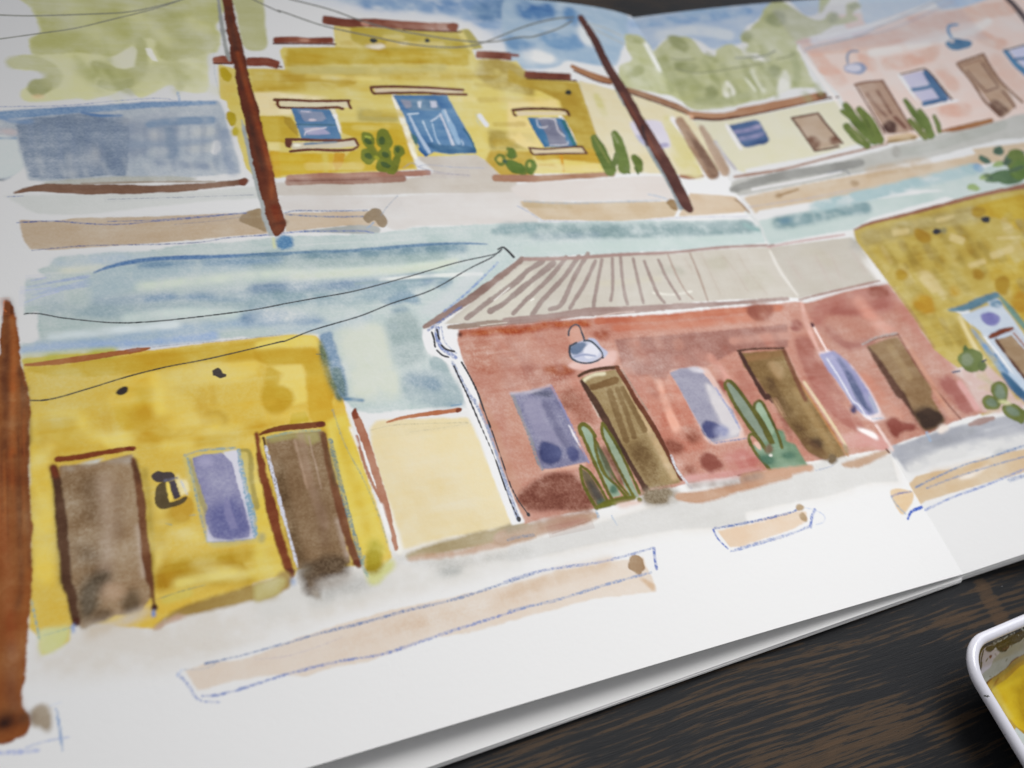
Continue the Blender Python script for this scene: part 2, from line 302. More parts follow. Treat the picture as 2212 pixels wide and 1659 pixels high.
    s('D1', (198,176,148), 90, '1000,1370 1300,1310 1440,1300', soft=.7, a=.6); e('D1', (178,155,128), '870,1450,35,25,0 270,1550,28,18,0', soft=.4); s('D1', (168,140,105), 18, '270,1548 420,1500', e=.25)
    s('C2', (160,135,110), 18, '1800,70 1850,110 1905,175', e=.25)
    pen('C2', '70,120 180,180 270,240', 10, (160,170,195)); pen('C2', '130,85 400,100 700,95 1200,80', 16, (165,180,195), pen=.9); pen('C2', '1110,30 1180,45 1260,68', 12, (165,185,210)); pen('C2', '270,240 700,250 1000,245 1350,215 1900,205', 10, (170,175,200), pen=.9)
    pen('D1', '30,1640 500,1570 900,1490', 10, (190,190,205))
    # ---- lower strip sky
    K = dict(L='sky_lower')
    q('A2', (184,195,194), '430,530 900,490 1280,465 1400,432 1800,410 2150,375 B2 0,375 600,355 1000,340 1280,288 1700,275 2000,258 C2 0,265 600,250 1400,242 1880,235 1990,290 2040,412 1500,470 800,502 150,540 B2 2080,560 1500,1000 1330,1090 1330,1160 1370,1290 1480,1360 1570,1480 1650,1620 B3 1660,180 1640,235 1300,270 900,305 800,290 720,200 B2 640,1400 560,1160 480,1135 0,1175 A2 1900,1160 1200,1232 700,1260 160,1300 150,1220 300,1190 300,950 180,1000 190,880 200,700 360,690 290,630 390,600', e=.3, r=.35, g=.32, v=.35, st=.12, **K)
    for t, w_, c_ in (('240,715 360,690', 14, (165,172,195)), ('210,765 450,720 700,680', 30, (150,165,190)), ('200,790 400,770', 10, (165,175,200)), ('250,830 420,790 700,730', 60, (158,172,190)), ('190,890 320,840 460,800', 14, (165,175,200))): s('A2', c_, [8, w_], t, e=.2, g=.3)
    p('A2', (206,204,182), '500,640 700,625 850,600 800,560 600,590 480,620', soft=.7); p('A2', (168,182,192), '440,540 900,500 1250,500 1200,520 850,590 500,600', soft=.7, g=.3)
    q('A2', (164,180,186), '690,690 850,610 1000,575 1300,550 2212,530 2212,640 1700,650 1300,720 1000,800 720,910', e=.5, soft=.8, g=.3)
    s('A2', (88,124,168), [14,40,30,18], '740,650 880,600 1080,560 1350,535 1700,525 2212,505 B2 300,500', e=.25, g=.35); s('B2', (92,128,166), [14,26,30,24,8], '-20,508 400,490 700,482 1000,460 1400,428 1680,420 1850,425', e=.22, g=.3)
    s('B2', (120,148,162), 70, '-100,550 300,520 700,510 1200,480 1650,455', soft=.7, g=.4)
    s('B2', (150,170,170), 80, '0,600 500,580 1000,560 1500,520', soft=.9, g=.4, a=.7); s('A2', (130,155,175), 50, '1100,590 1600,570 2212,550', soft=.5, g=.4)
    s('A2', (198,206,196), 60, '1100,760 1500,720 2212,650 B2 400,660 900,640 1500,590', soft=.9, g=.3); s('B2', (200,206,194), 46, '300,690 800,650 1300,620 1600,560', soft=.7, g=.3)
    s('A2', (160,175,184), 80, '760,890 1200,860 1700,830 2212,800 B2 300,790', soft=.8, g=.7, v=.5); s('A2', (138,160,180), 40, '1150,870 1400,845 1900,870 2212,830', soft=.5, g=.9, v=.6)
    s('B2', (140,160,180), 90, '0,790 400,770 900,745 1400,700', soft=.7, g=.6, v=.4); s('A2', (152,170,176), 90, '350,930 900,960 1500,920 2212,880', soft=.9, g=.5)
    s('B2', (154,174,182), 110, '-60,900 300,850 700,850 1100,780 1300,730', soft=.9, g=.7, v=.5); s('A2', (196,206,200), 60, '1000,1010 1500,960 2000,990', soft=.6, g=.2)
    s('A2', (160,178,192), 70, '300,1240 700,1190 1200,1130 1800,1060 2212,1020', soft=.7, g=.5); s('A2', (196,204,206), 50, '400,1160 900,1110 1400,1060', soft=.6)
    s('A2', (152,172,198), 60, '180,1270 500,1235 900,1220 1250,1200 1700,1150', soft=.5, g=.4); s('A2', (172,182,135), 50, '200,1320 600,1290 900,1270', soft=.45)
    s('B2', (150,168,184), 110, '-60,1010 200,1010 500,1050', soft=.8, g=.7, v=.5); s('B2', (176,190,196), 60, '200,1110 600,1080 900,1010', soft=.7, g=.4)
    p('B2', (144,168,184), '1050,860 1150,800 1250,810 1310,860 1290,900 1180,890 1100,920 980,860', e=.6, r=.4, g=.3); e('B2', (135,160,178), '1500,740,70,35,-20 1150,950,70,22,-10 1130,1080,60,40,0', soft=.5, g=.4)
    s('B2', (150,170,178), 22, '800,740 1200,705 1450,695 1560,720', e=.25); s('B2', (214,217,214), 26, '1000,705 1400,675 1800,660', soft=.3)
    p('B2', (206,211,202), '700,1100 1000,1060 1080,1300 1150,1620 B3 800,200 B2 760,1500 680,1200', soft=1., g=.15); p('B2', (176,191,194), '1050,1020 1200,960 1330,1080 1340,1250 1380,1330 1150,1400 1080,1200', soft=.8, g=.4, v=.4)
    p('B2', (162,183,190), '1390,1330 1450,1315 1520,1360 1545,1450 1440,1480 1400,1400', e=.3, g=.2); p('B2', (178,194,202), '1200,1440 1500,1430 1620,1560 1640,1700 1300,1700 1180,1600', soft=.7, g=.5, v=.4)
    s('B3', (150,172,190), 90, '1250,40 1450,80', soft=.7, g=.4); p('B2', (205,208,212), '1780,600 1900,560 1500,950 1290,980 1380,900', soft=.8, a=.6)
    s('B3', (120,160,195), 12, '1560,248 1640,235', e=.2); s('B3', (110,145,175), 26, '700,190 860,205', soft=.3)
    s('C2', (146,168,172), 110, '0,310 600,320 1300,310 1900,290', soft=.7, g=.45, v=.4); s('C2', (190,204,204), 70, '150,470 900,440 1500,410 2000,380', soft=.6); s('B2', (150,172,176), 50, '1950,300 2212,280', soft=.4, g=.4)
    s('C2', (140,160,172), 50, '200,370 500,360 700,350', soft=.6, g=1., a=.5); s('B2', (140,165,170), 50, '1900,330 2212,310', soft=.3, g=.4)
    q('D2', (198,215,218), '110,240 240,212 900,90 1600,0 D1 1300,1500 1800,1345 1900,1330 2212,1290 2212,1450 1700,1590 D2 1600,50 1000,220 850,310 600,350 200,430 150,370 100,290', e=.35, v=.25, L='sky_lower')
    s('D2', (142,172,182), 100, '270,260 500,220 800,150 950,140', soft=.7, v=.5); e('D2', (110,150,172), '320,240,55,22,-10', soft=.5); s('D1', (176,204,214), 90, '560,1640 900,1560 1400,1440 1800,1340', soft=.5)
    s('D2', (150,182,186), 30, '0,270 60,300 110,310', soft=.4); s('C2', (214,220,224), 16, '1880,170 1990,270 2050,420', soft=.25)
    e('B2', (98,140,176), '240,415,75,58,10', e=.4, r=.5, g=.9, v=.3); s('B2', (195,200,160), 20, '150,380 160,450', soft=.4)
    # ---- first gold house (stepped parapet)
    K = dict(L='house_gold')
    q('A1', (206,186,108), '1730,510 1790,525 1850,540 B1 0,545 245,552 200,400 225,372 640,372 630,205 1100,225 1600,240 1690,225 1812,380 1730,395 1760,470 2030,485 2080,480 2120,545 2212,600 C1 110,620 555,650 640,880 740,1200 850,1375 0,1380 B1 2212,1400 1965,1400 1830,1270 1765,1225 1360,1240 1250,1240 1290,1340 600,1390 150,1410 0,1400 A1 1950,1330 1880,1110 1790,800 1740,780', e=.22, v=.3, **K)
    q('B1', (180,158,66), '740,215 1600,240 1650,330 1720,420 1640,470 1300,440 830,380 760,300', e=.5, v=.3); q('B1', (188,178,120), '640,215 760,220 760,320 900,380 660,380', e=.3)
    q('B1', (184,158,62), '250,375 640,375 900,385 1700,400 1700,520 1200,500 700,510 240,530', e=.5, v=.45, r=.5); q('B1', (172,160,88), '1640,230 1700,230 1812,380 1740,400', e=.3)
    q('B1', (188,164,80), '0,560 240,556 500,545 1800,570 1700,640 820,620 780,690 300,720 0,730', soft=.8, v=.5); s('B1', (178,152,66), 60, '180,620 500,620 780,640', e=.4, v=.4); s('B1', (188,172,105), 60, '300,545 800,560 1500,540', soft=.6)
    q('B1', (205,198,170), '0,740 200,735 600,770 300,860 300,910 0,915', soft=.5); q('B1', (180,160,92), '1800,440 2050,490 2212,610 2212,760 1900,700 1750,600', soft=.7, v=.5)
    q('B1', (186,160,62), '10,920 230,915 310,960 350,1090 240,1130 30,1110', e=.25, v=.3); q('B1', (168,140,50), '230,920 290,930 340,1000 350,1080 290,1030 240,980', e=.25)
    q('B1', (192,163,55), '680,965 1150,975 1240,1080 1270,1330 600,1370 760,1200 820,1180 780,1080 690,1050', e=.3, v=.35); q('B1', (178,160,90), '820,850 1130,900 1150,965 820,960', soft=.5)
    q('B1', (196,164,48), '120,1200 300,1210 640,1215 620,1370 150,1395', e=.3, v=.3); q('B1', (184,142,40), '640,1210 720,1215 700,1300 650,1360 620,1290', e=.25)
    s('B1', (200,178,85), 40, '560,1230 570,1370', soft=.4); q('B1', (184,164,92), '1850,1020 2212,1060 2212,1180 1870,1190', soft=.5, v=.4); q('B1', (192,162,70), '1870,1190 2212,1200 2212,1390 1960,1395 1830,1270', e=.4, v=.3)
    q('A1', (186,168,95), '1730,520 1800,560 1870,700 1800,790 1740,770', soft=.4); e('A1', (162,142,30), '1785,590,38,62,-30 1830,940,40,62,-20', e=.25); e('A1', (176,160,60), '1860,1040,25,40,0', soft=.3)
    q('A1', (186,168,95), '1970,545 2212,560 2212,690 1990,700', soft=.5, v=.4); q('A1', (198,190,160), '1990,740 2212,730 2212,910 2040,910', soft=.4); q('A1', (190,166,72), '2060,920 2212,925 2212,1110 2100,1110', e=.3); q('A1', (202,192,140), '2110,1130 2212,1130 2212,1190 2120,1190', soft=.3); q('A1', (196,160,50), '2130,1195 2212,1200 2212,1400 2170,1400', e=.3)
    q('C1', (186,160,70), '0,540 110,620 555,655 680,980 760,1240 720,1200 560,1230 540,1160 430,930 410,800 250,720 0,650', e=.4, v=.4); q('C1', (216,202,150), '0,790 380,790 420,860 20,870 40,920 150,935 280,1165 150,1180 0,1100', soft=.45, v=.2)
    q('C1', (196,160,55), '560,1180 700,1180 830,1370 760,1300 400,1260 230,1270 200,1230', e=.4, v=.3); s('C1', (200,150,35), 22, '420,1230 440,1350', e=.2); s('C1', (214,200,140), 50, '240,1310 500,1330 700,1330', soft=.4)
    s('C1', (206,172,85), 10, '250,1305 360,1308', e=.2); p('C1', (160,165,100), '560,650 620,680 700,850 740,900 690,880 620,760', soft=.4)
    p('B1', (215,212,200), '1090,765 1130,760 1240,1060 1290,1240 1250,1235 1180,1020', soft=.25); p('B1', (224,224,224), '600,865 640,870 690,1060 650,1000', soft=.2); p('C1', (232,232,232), '400,930 440,935 500,1040 540,1140 500,1120', e=.2)
    e('B1', (204,200,190), '960,365,80,22,0 1180,345,40,14,0', soft=.3)
    for i in range(46):
        x, y = rg.uniform(40, 2050), rg.uniform(240, 1330); L_ = rg.uniform(120, 520)
        if (x < 640 and y < 400) or (1200 < x + L_ and x < 1950 and 1150 < y) or (x + L_ > 1700 and y < 560): continue
        k = [(196,168,70), (208,188,108), (182,154,58), (214,200,140)][i % 4]
        s('B1', k, rg.uniform(18, 60), '%d,%d %d,%d' % (x, y, x + L_, y + rg.uniform(-8, 14)), e=.4, r=.3, a=.4, v=.4)
    # parapet tiles
    K = dict(L='roof_tiles_gold')
    for cd, w_, t in (('A1', 58, '1690,482 1760,470 1850,482'), ('A1', 66, '1960,490 2060,488 B1 0,498 110,490 190,515'), ('B1', 50, '155,318 300,315 450,322 620,318'), ('B1', 66, '550,155 720,180 900,178 1050,190 1250,200 1450,212 1600,218'), ('B1', 62, '1760,430 1850,435 1950,440 2030,448'), ('C1', 56, '135,588 300,600 400,605 490,608')):
        s(cd, (136,86,72), w_, t, e=.2, v=.45, cap=.3, **K)
    for cd, t in (('B1', '150,345 400,346 645,350'), ('B1', '1180,232 1400,245 1640,252'), ('B1', '180,525 220,530'), ('A1', '1690,500 1840,505'), ('C1', '150,622 400,632 540,640')): s(cd, (96,58,50), 13, t, e=.12)
    s('B1', (140,95,90), 24, '2020,435 2090,440', e=.2); e('B1', (128,72,55), '1575,212,48,34,0', e=.25); e('B1', (168,128,115), '880,185,35,20,10 400,318,40,12,0', soft=.25)
    # vents
    e('B1', (48,54,58), '945,320,32,19,5 1370,321,22,18,0', L='vent_gold', e=.15); e('C1', (50,55,50), '477,732,23,20,0', L='vent_gold', e=.15)
    # window left
    q('B1', (196,190,168), '200,800 740,800 750,850 210,850', L='lintel_gold'); K = dict(L='lintel_gold')
    for t in ('160,790 300,792 500,800 755,796', '185,800 185,830 205,852', '205,852 450,858 640,850 700,862', '740,800 752,830 765,855'): s('B1', (112,68,50), 22, t, **K)
    q('B1', (76,118,160), '290,855 600,868 640,950 690,1100 380,1108 340,1000', L='window_gold', e=.16)
    q('B1', (126,138,165), '360,885 430,880 540,885 570,940 540,960 400,962 375,930'); q('B1', (152,152,182), '390,1015 540,1008 605,1060 560,1065 420,1068', v=.4); s('B1', (200,196,210), 7, '370,880 440,885'); s('B1', (200,198,208), 8, '400,1070 420,1040 570,1010')
    s('B1', (60,100,120), 10, '330,985 500,988 640,990'); e('B1', (185,178,190), '460,950,30,10,0 480,1020,40,9,-5', soft=.15)
    q('B1', (190,182,164), '280,1130 800,1110 820,1160 300,1185', L='sill_gold'); K = dict(L='sill_gold')
    for t in ('255,1105 350,1105 500,1110 690,1112 790,1098', '268,1110 262,1150 280,1165', '285,1198 450,1185 600,1190 760,1188 815,1165', '800,1105 825,1150'): s('B1', (116,72,56), [24, 20], t, **K)
    e('B1', (112,68,54), '272,1135,30,34,0', **K); s('B1', (110,130,150), 16, '400,1140 650,1125', soft=.2); e('B1', (215,212,200), '340,1150,30,10,0', soft=.2)
    # door
    q('B1', (196,182,160), '950,700 1640,705 1660,735 960,738', L='lintel_gold'); K = dict(L='lintel_gold')
    for t in ('925,690 1100,685 1400,695 1655,712', '925,695 930,720 950,742', '950,742 1150,735 1350,735 1500,745 1680,748'): s('B1', (112,70,54), 20, t, **K)
    q('B1', (78,122,166), '1100,755 1530,752 1580,860 1700,1060 1758,1212 1560,1218 1420,1205 1365,1240 1330,1200 1240,1050 1180,900', L='door_gold', e=.18, v=.3)
    q('B1', (108,138,165), '1150,785 1440,785 1480,870 1230,880', v=.4, e=.25); q('B1', (188,194,205), '1300,800 1325,800 1320,860 1300,850 1290,810'); q('B1', (182,186,202), '1390,798 1442,800 1450,850 1400,852'); q('B1', (138,142,160), '1160,790 1240,800 1250,850 1200,860')
    s('B1', (176,192,208), 14, '1215,905 1300,898'); s('B1', (160,178,200), [20,26,30], '1230,920 1270,1000 1310,1080 1385,1205'); s('B1', (170,190,210), 13, '1335,960 1370,1040 1410,1120'); s('B1', (160,184,208), 12, '1410,980 1440,1090 1480,1160'); s('B1', (170,186,208), 13, '1400,960 1440,935 1480,905')
    s('B1', (180,188,205), [18,24], '1475,905 1520,1010 1575,1150'); s('B1', (135,168,200), [30,46,30], '1500,880 1560,1000 1620,1130'); s('B1', (190,200,215), 8, '1510,870 1540,960'); s('B1', (175,195,215), 8, '1640,1110 1655,1140 1640,1165 1590,1155')
    p('B1', (55,100,140), '1370,1130 1500,1150 1700,1160 1750,1205 1560,1215 1430,1190', e=.3, v=.3); p('B1', (70,115,118), '1240,1060 1290,1090 1290,1150 1320,1190 1280,1150', e=.2); s('B1', (48,98,150), 26, '1310,1180 1360,1230'); s('B1', (50,105,130), 12, '1660,1020 1720,1110 1755,1200')
    s('B1', (208,210,216), 34, '1785,915 1815,960 1840,990', e=.16); pen('B1', '1755,900 1770,960 1800,1000', 12, (180,185,170), pen=.9)
    # window right
    q('C1', (206,196,172), '60,880 450,880 470,912 70,918', L='lintel_gold'); K = dict(L='lintel_gold')
    s('C1', (105,62,50), [24,22], '35,872 150,862 300,862 450,872 485,912', **K); s('C1', (115,72,58), 18, '40,880 45,905 62,915', **K)
    q('C1', (58,120,166), '150,930 430,935 480,1040 530,1160 285,1168 220,1060', L='window_gold', e=.18); q('C1', (122,126,150), '230,935 370,935 400,1000 440,1060 475,1155 330,1155 300,1060', v=.3)
    for t in ('225,945 240,1000 280,1010 310,1000', '370,940 380,980 400,1040 450,1080', '330,1150 460,1145 472,1120', '240,940 300,935 370,945'): s('C1', (205,205,215), 8, t)
    s('C1', (40,112,122), 28, '440,960 480,1040 530,1150'); q('C1', (205,192,165), '180,1180 590,1172 610,1215 210,1222', L='sill_gold'); K = dict(L='sill_gold')
    for t in ('165,1172 300,1180 450,1168 585,1160', '170,1178 185,1210 205,1225', '205,1225 350,1218 500,1215 625,1216', '585,1162 605,1190 625,1215'): s('C1', (112,74,68), 15, t, **K)
    # ground strokes by gold house
    K = dict(L='kerb_upper'); s('B1', (158,120,104), [45,52,50,40], '270,1408 500,1398 900,1388 1380,1368', e=.22, v=.35, **K); s('B1', (152,112,96), 50, '265,1445 550,1435 850,1432 1180,1415', e=.25, v=.35, **K)
    s('B1', (128,86,78), 6, '280,1432 600,1428 900,1420'); s('C1', (165,128,104), [60,50,40], '-100,1410 200,1415 500,1398 830,1378', e=.25, v=.3, **K); s('B1', (165,128,108), [30,50], '1970,1400 2212,1410', e=.25, **K); s('C1', (170,132,110), [30,42,24], '1370,1392 1450,1400 1545,1392', e=.25, **K)
    pen('B1', '1180,1330 1250,1290 1320,1330 1500,1370 1700,1390', 8, (150,150,170)); pen('B1', '1290,1320 1380,1305 1600,1325 1820,1330', 8, (160,165,185)); pen('B1', '1380,1370 1700,1390', 6, (160,150,160))
    # ---- cream house
    K = dict(L='house_cream')
    q('C1', (212,206,180), '560,640 720,680 980,750 1200,820 1410,900 1460,950 1560,1010 1700,1350 1560,1385 1300,1380 1060,1370 850,1375 740,1200 640,880', e=.3, v=.25, **K)
    q('C1', (222,222,204), '1460,945 1690,955 2212,880 D1 0,930 740,795 800,900 900,1140 560,1235 0,1340 C1 1880,1370 1800,1340', e=.3, v=.2, **K)
    s('C1', (190,188,130), 50, '700,760 760,900', soft=.5, a=.7); p('C1', (210,205,160), '1230,960 1330,960 1540,1380 1350,1330', soft=.6); s('C1', (228,229,236), 40, '1300,940 1460,1150 1570,1380', soft=.3)
    p('C1', (206,204,222), '960,970 1180,955 1240,1020 1290,1155 1230,1175 1100,1165', e=.35, L='window_cream'); e('C1', (158,155,196), '1225,1155,55,22,-15', e=.3); p('C1', (168,172,205), '1010,1080 1080,1160 1130,1165 1060,1080', soft=.3)
    K = dict(L='roof_cream')
    s('C1', (156,118,90), [30,52,50], '505,525 640,590 810,645', e=.22, **K); s('C1', (158,116,86), [40,48,44], '940,705 1150,775 1330,840 1420,890', e=.22, **K); s('C1', (110,76,62), 12, '520,560 700,640 810,665'); s('C1', (108,76,64), 12, '970,740 1200,820 1400,895')
    s('C1', (186,134,98), [46,62,64,60], '1450,905 1680,925 1900,885 2212,820 D1 300,830', e=.22, **K); s('C1', (112,74,62), [20,22,18,14], '1450,935 1680,945 2000,890 2212,845 D1 200,870 640,780 740,768', **K)
    s('D1', (184,134,100), [62,60], '-40,885 250,830 600,757', e=.22, **K); q('D1', (142,98,64), '560,745 640,728 660,765 580,785', e=.2); e('C1', (215,175,150), '1455,925,14,16,0', e=.2)
    s('C1', (170,146,126), [70,95,105], '1360,960 1480,1150 1620,1375', L='door_cream', e=.3, v=.3); s('C1', (186,166,150), [40,70,80], '1530,1010 1620,1170 1720,1360', L='door_cream', e=.3); s('C1', (128,98,84), [20,60,80], '1420,1050 1530,1200 1630,1370', soft=.5, a=.85); s('C1', (196,196,206), 22, '1640,1120 1720,1240 1800,1340', soft=.25)
    q('C1', (78,112,165), '1745,995 1950,950 1990,960 2072,1105 2040,1145 1880,1168 1840,1140', L='window_cream', e=.3); s('C1', (158,156,200), [30,38], '1800,1045 1900,1030 1985,1005', soft=.3); s('C1', (158,158,202), 34, '1840,1100 1930,1085 2010,1058', soft=.3); s('C1', (60,95,150), 20, '1870,1150 2050,1115', soft=.25)
    p('C1', (232,234,240), '1720,980 1750,1000 1850,1160 1830,1180 1740,1040', soft=.25)
    q('D1', (190,170,152), '378,925 575,895 770,1135 560,1195', L='door_cream', e=.25); p('D1', (128,88,70), '500,1090 560,1080 600,1130 560,1190 530,1150', soft=.3); p('D1', (130,88,70), '665,1100 720,1080 765,1135 700,1150', soft=.3)
    K = dict(L='door_cream')
    for t in ('370,935 480,915 580,897', '580,897 650,990 775,1135', '372,935 450,1040 555,1195', '560,1195 650,1180 745,1160'): s('D1', (118,82,68), 17, t, e=.16, **K)
    # cacti by gold house
    K = dict(L='cactus_gold', e=.16)
    s('B1', (118,122,45), 44, '930,1160 960,1210 985,1250', **K); s('B1', (112,118,40), 70, '1050,1290 1090,1350 1130,1260', **K)
    e('B1', (112,120,42), '900,1110,48,72,-25 1030,1105,62,88,-15 905,1235,62,66,-40 1035,1220,52,60,-30 1145,1200,46,54,-10 1035,1300,72,66,-30', **K)
    s('B1', (160,165,70), 14, '880,1080 920,1090'); e('B1', (72,92,48), '900,1120,34,20,40 1012,1115,26,32,0 905,1235,34,22,30 1040,1225,32,22,30 1135,1185,22,26,0 1040,1305,44,20,25', e=.18)
    e('B1', (150,150,50), '970,1250,26,16,30', e=.2); K = dict(L='cactus_gold', e=.18)
    e('B1', (105,118,50), '2035,1215,42,55,-40 1950,1265,46,52,-30 2070,1325,100,46,28 2180,1320,44,62,0', **K); e('B1', (200,175,85), '2010,1210,14,26,-40 1945,1262,22,26,-30', e=.2); e('B1', (60,90,70), '2045,1225,18,34,-30 2010,1290,50,16,28 2090,1320,40,16,28 2185,1330,16,32,0', e=.2)
    e('C1', (90,115,45), '25,1215,34,42,0 60,1320,80,42,25 185,1320,42,60,0', **K); e('C1', (190,175,90), '170,1305,12,22,0', e=.2)
    s('C1', (92,112,48), [60,90,95], '680,1090 730,1190 810,1350', L='cactus_column', e=.2); s('C1', (92,112,48), [56,84,100], '845,1060 880,1150 920,1330', L='cactus_column', e=.2)
    s('C1', (98,116,50), [50,72,60], '1000,1245 1030,1290 1040,1340', L='cactus_column', e=.2); s('C1', (90,108,52), 50, '860,1230 840,1300', L='cactus_column'); s('C1', (90,108,52), [30,20], '930,1330 960,1370', L='cactus_column'); s('C1', (90,108,52), [30,20], '1010,1330 1030,1375', L='cactus_column')
    s('C1', (128,138,60), 14, '680,1080 740,1190 800,1290', soft=.2); s('C1', (150,160,110), 10, '830,1060 870,1130', soft=.2)
    # ---- trees behind cream house
    K = dict(L='tree_pale')
    p('C1', (194,202,160), '920,285 990,272 1060,290 1120,360 1150,410 1250,315 1340,290 1450,305 1560,430 1640,440 1655,390 1760,350 1850,400 1890,430 1990,520 2060,520 2130,500 2212,560 D1 300,640 350,700 160,780 0,820 C1 2100,800 1700,860 1480,870 1380,810 1290,760 1180,740 950,690 890,640 880,530 980,475 950,400', e=.35, v=.35, r=.4, **K)
    p('C1', (196,204,166), '1850,285 1900,245 1990,150 2030,60 2100,20 2170,15 D1 240,10 350,45 470,120 560,160 630,150 680,90 720,135 800,130 806,40 870,20 925,50 870,80 850,115 900,150 830,180 700,210 600,265 430,330 440,420 520,600 560,690 400,695 240,740 100,790 0,640 C1 1990,440 1880,420 1900,350 1850,330', e=.35, v=.35, r=.4, **K)
    p('D1', (190,200,160), '600,-50 680,-40 650,40 590,110 590,40', e=.3, **K)
    e('C1', (160,170,122), '1000,312,75,32,10 1350,345,95,48,35 1410,530,100,42,5 1885,300,30,42,0 1610,735,55,60,0 1010,570,80,40,-30 2110,560,50,40,40', soft=.55); e('D1', (165,176,138), '20,280,40,35,0 860,50,50,25,-30 700,140,40,50,30 250,150,80,60,0 230,570,50,50,0', soft=.6)
    for i in range(6): s('C1', (172,182,134), 44, '%d,%d %d,%d' % (1250 + i * 150, 480 + (i % 2) * 40, 1380 + i * 150, 740 - (i % 3) * 30), soft=.5, a=.7)
    s('C1', (168,178,132), 50, '1180,480 1260,640 1300,720', soft=.5, a=.7); s('C1', (172,182,138), 70, '1500,800 1700,800 1900,760', soft=.6, a=.7); s('D1', (172,184,140), 60, '380,430 420,560 400,660', soft=.5, a=.7)
    s('C1', (226,232,236), 30, '1090,350 1140,440 1200,560', soft=.3); p('C1', (228,232,228), '1700,700 1740,640 1800,740 1720,770', soft=.35); s('C1', (222,228,216), 22, '1880,620 1960,720', soft=.3); s('D1', (230,234,238), 40, '0,420 80,450 180,470', soft=.35); s('D1', (226,232,224), 40, '60,560 150,720', soft=.4, a=.8)
    p('D1', (228,232,232), '290,600 330,560 360,700 250,740', soft=.4)
    for i in range(30):
        x, y = rg.uniform(1000, 2700), rg.uniform(330, 760)
        if x > 2500 and y > 640: continue
        s('C1', [(168,178,128), (178,188,140), (206,213,180)][i % 3], rg.uniform(24, 60), '%d,%d %d,%d' % (x, y, x + rg.uniform(10, 70), y + rg.uniform(40, 110)), soft=.7, a=.55, v=.4)
    # ---- pale pink house, top right
    K = dict(L='house_pink')
    q('D1', (232,214,211), '420,335 520,310 535,375 900,285 1200,220 1700,70 2020,-40 2300,-60 2300,860 2000,960 1560,1050 1540,1060 1100,1140 900,1130 790,820 740,740 640,640 520,440', e=.35, v=.25, **K)
    s('D1', (226,194,184), [110,120,120], '560,380 900,350 1200,280 1700,130 2100,60', e=.5, v=.35); s('D1', (224,190,180), [80,110], '480,340 560,440 640,540', soft=.7, v=.4)
    for t in ('1130,505 1300,480 1480,430', '1500,360 1480,420', '1880,290 1960,330 2030,350', '1560,560 1650,680', '940,440 1000,520', '1580,880 1750,870', '700,560 760,640'): s('D1', (225,192,182), 100, t, soft=.6, a=.9, v=.4)
    s('D1', (236,230,232), 60, '1000,420 1300,370 1750,260 1930,170', soft=.5, a=.8); s('D1', (238,236,240), 22, '420,380 600,620 780,880', soft=.35); s('D1', (222,188,176), 130, '2000,480 2212,740', soft=.8, a=.5)
    s('D1', (214,188,186), 30, '420,335 520,318'); s('D1', (222,222,236), 50, '540,330 800,270 1000,215', soft=.5); s('D1', (234,236,244), 30, '600,300 1000,200 1500,40', soft=.3)
    s('D1', (185,180,196), 9, '470,410 560,370 900,290 1150,235 1400,130 1650,10', e=.2, L='wire'); s('D1', (182,190,208), 12, '480,385 880,290 1050,215 1300,110 1580,-20', e=.2, L='wire')
    K = dict(L='lamp_pink')
    s('D1', (148,164,194), 18, '895,405 840,408 812,440 815,500', e=.2, **K); e('D1', (154,168,204), '878,542,92,46,0', e=.2, **K); e('D1', (212,214,236), '860,540,66,30,0', e=.2)
    s('D1', (112,158,202), [18,26,20], '1685,195 1620,205 1612,250 1640,300', e=.2, **K); e('D1', (72,122,168), '1692,350,106,45,0', e=.2, **K); e('D1', (205,196,200), '1640,325,22,16,0', e=.2); s('D1', (120,160,195), 10, '1595,340 1640,385')
    K = dict(L='door_pink')
    q('D1', (184,156,140), '885,665 1090,640 1330,1030 1280,1050 1130,1062', e=.25, **K)
    for t in ('872,672 960,650 1090,638', '1090,640 1200,820 1330,1035'): s('D1', (142,98,78), [20,14], t, **K)
    s('D1', (140,105,90), 14, '880,680 1000,880 1110,1060', **K); s('D1', (150,110,94), 22, '970,740 1040,840 1120,920', soft=.3); s('D1', (146,108,92), 20, '1050,720 1130,850 1160,900', soft=.3); s('D1', (140,95,80), 30, '1190,930 1270,1010', soft=.3); e('D1', (96,64,56), '1150,1005,58,50,20', soft=.4)
    q('D1', (190,160,140), '1690,510 1890,440 1980,560 2150,830 2090,900 2030,930 1900,760', e=.25, **K)
    for t in ('1680,505 1740,480 1885,430', '1890,430 1960,560 2060,680 2200,810', '1690,520 1800,650 1900,800 2020,920'): s('D1', (148,104,80), 20, t, **K)
    s('D1', (168,122,98), 12, '1700,530 1800,490 1870,470', **K)
    for t in ('1760,560 1830,640 1910,725', '1880,500 1940,590 2000,670', '1910,725 2010,690', '2040,720 2090,780 2140,850'): s('D1', (142,98,80), 16, t)
    p('D1', (120,84,70), '1940,820 1990,790 2090,870 2060,900 2040,930 2000,900', soft=.4)
    K = dict(L='window_pink')
    q('D1', (200,198,230), '1240,600 1400,560 1640,790 1420,832 1330,720', e=.25, **K); s('D1', (74,118,168), [46,70,60], '1430,570 1500,660 1580,780', e=.25, **K); s('D1', (76,120,170), 28, '1320,712 1400,700 1490,680', e=.2); s('D1', (76,120,170), [40,30], '1420,822 1560,790', e=.2)
    s('D1', (112,88,76), [10,12,16], '1220,592 1330,565 1420,545 1480,590 1560,690 1642,790', **K); p('D1', (238,238,246), '1220,610 1250,610 1400,840 1460,850 1690,800 1660,790 1430,845 1380,820', e=.2)
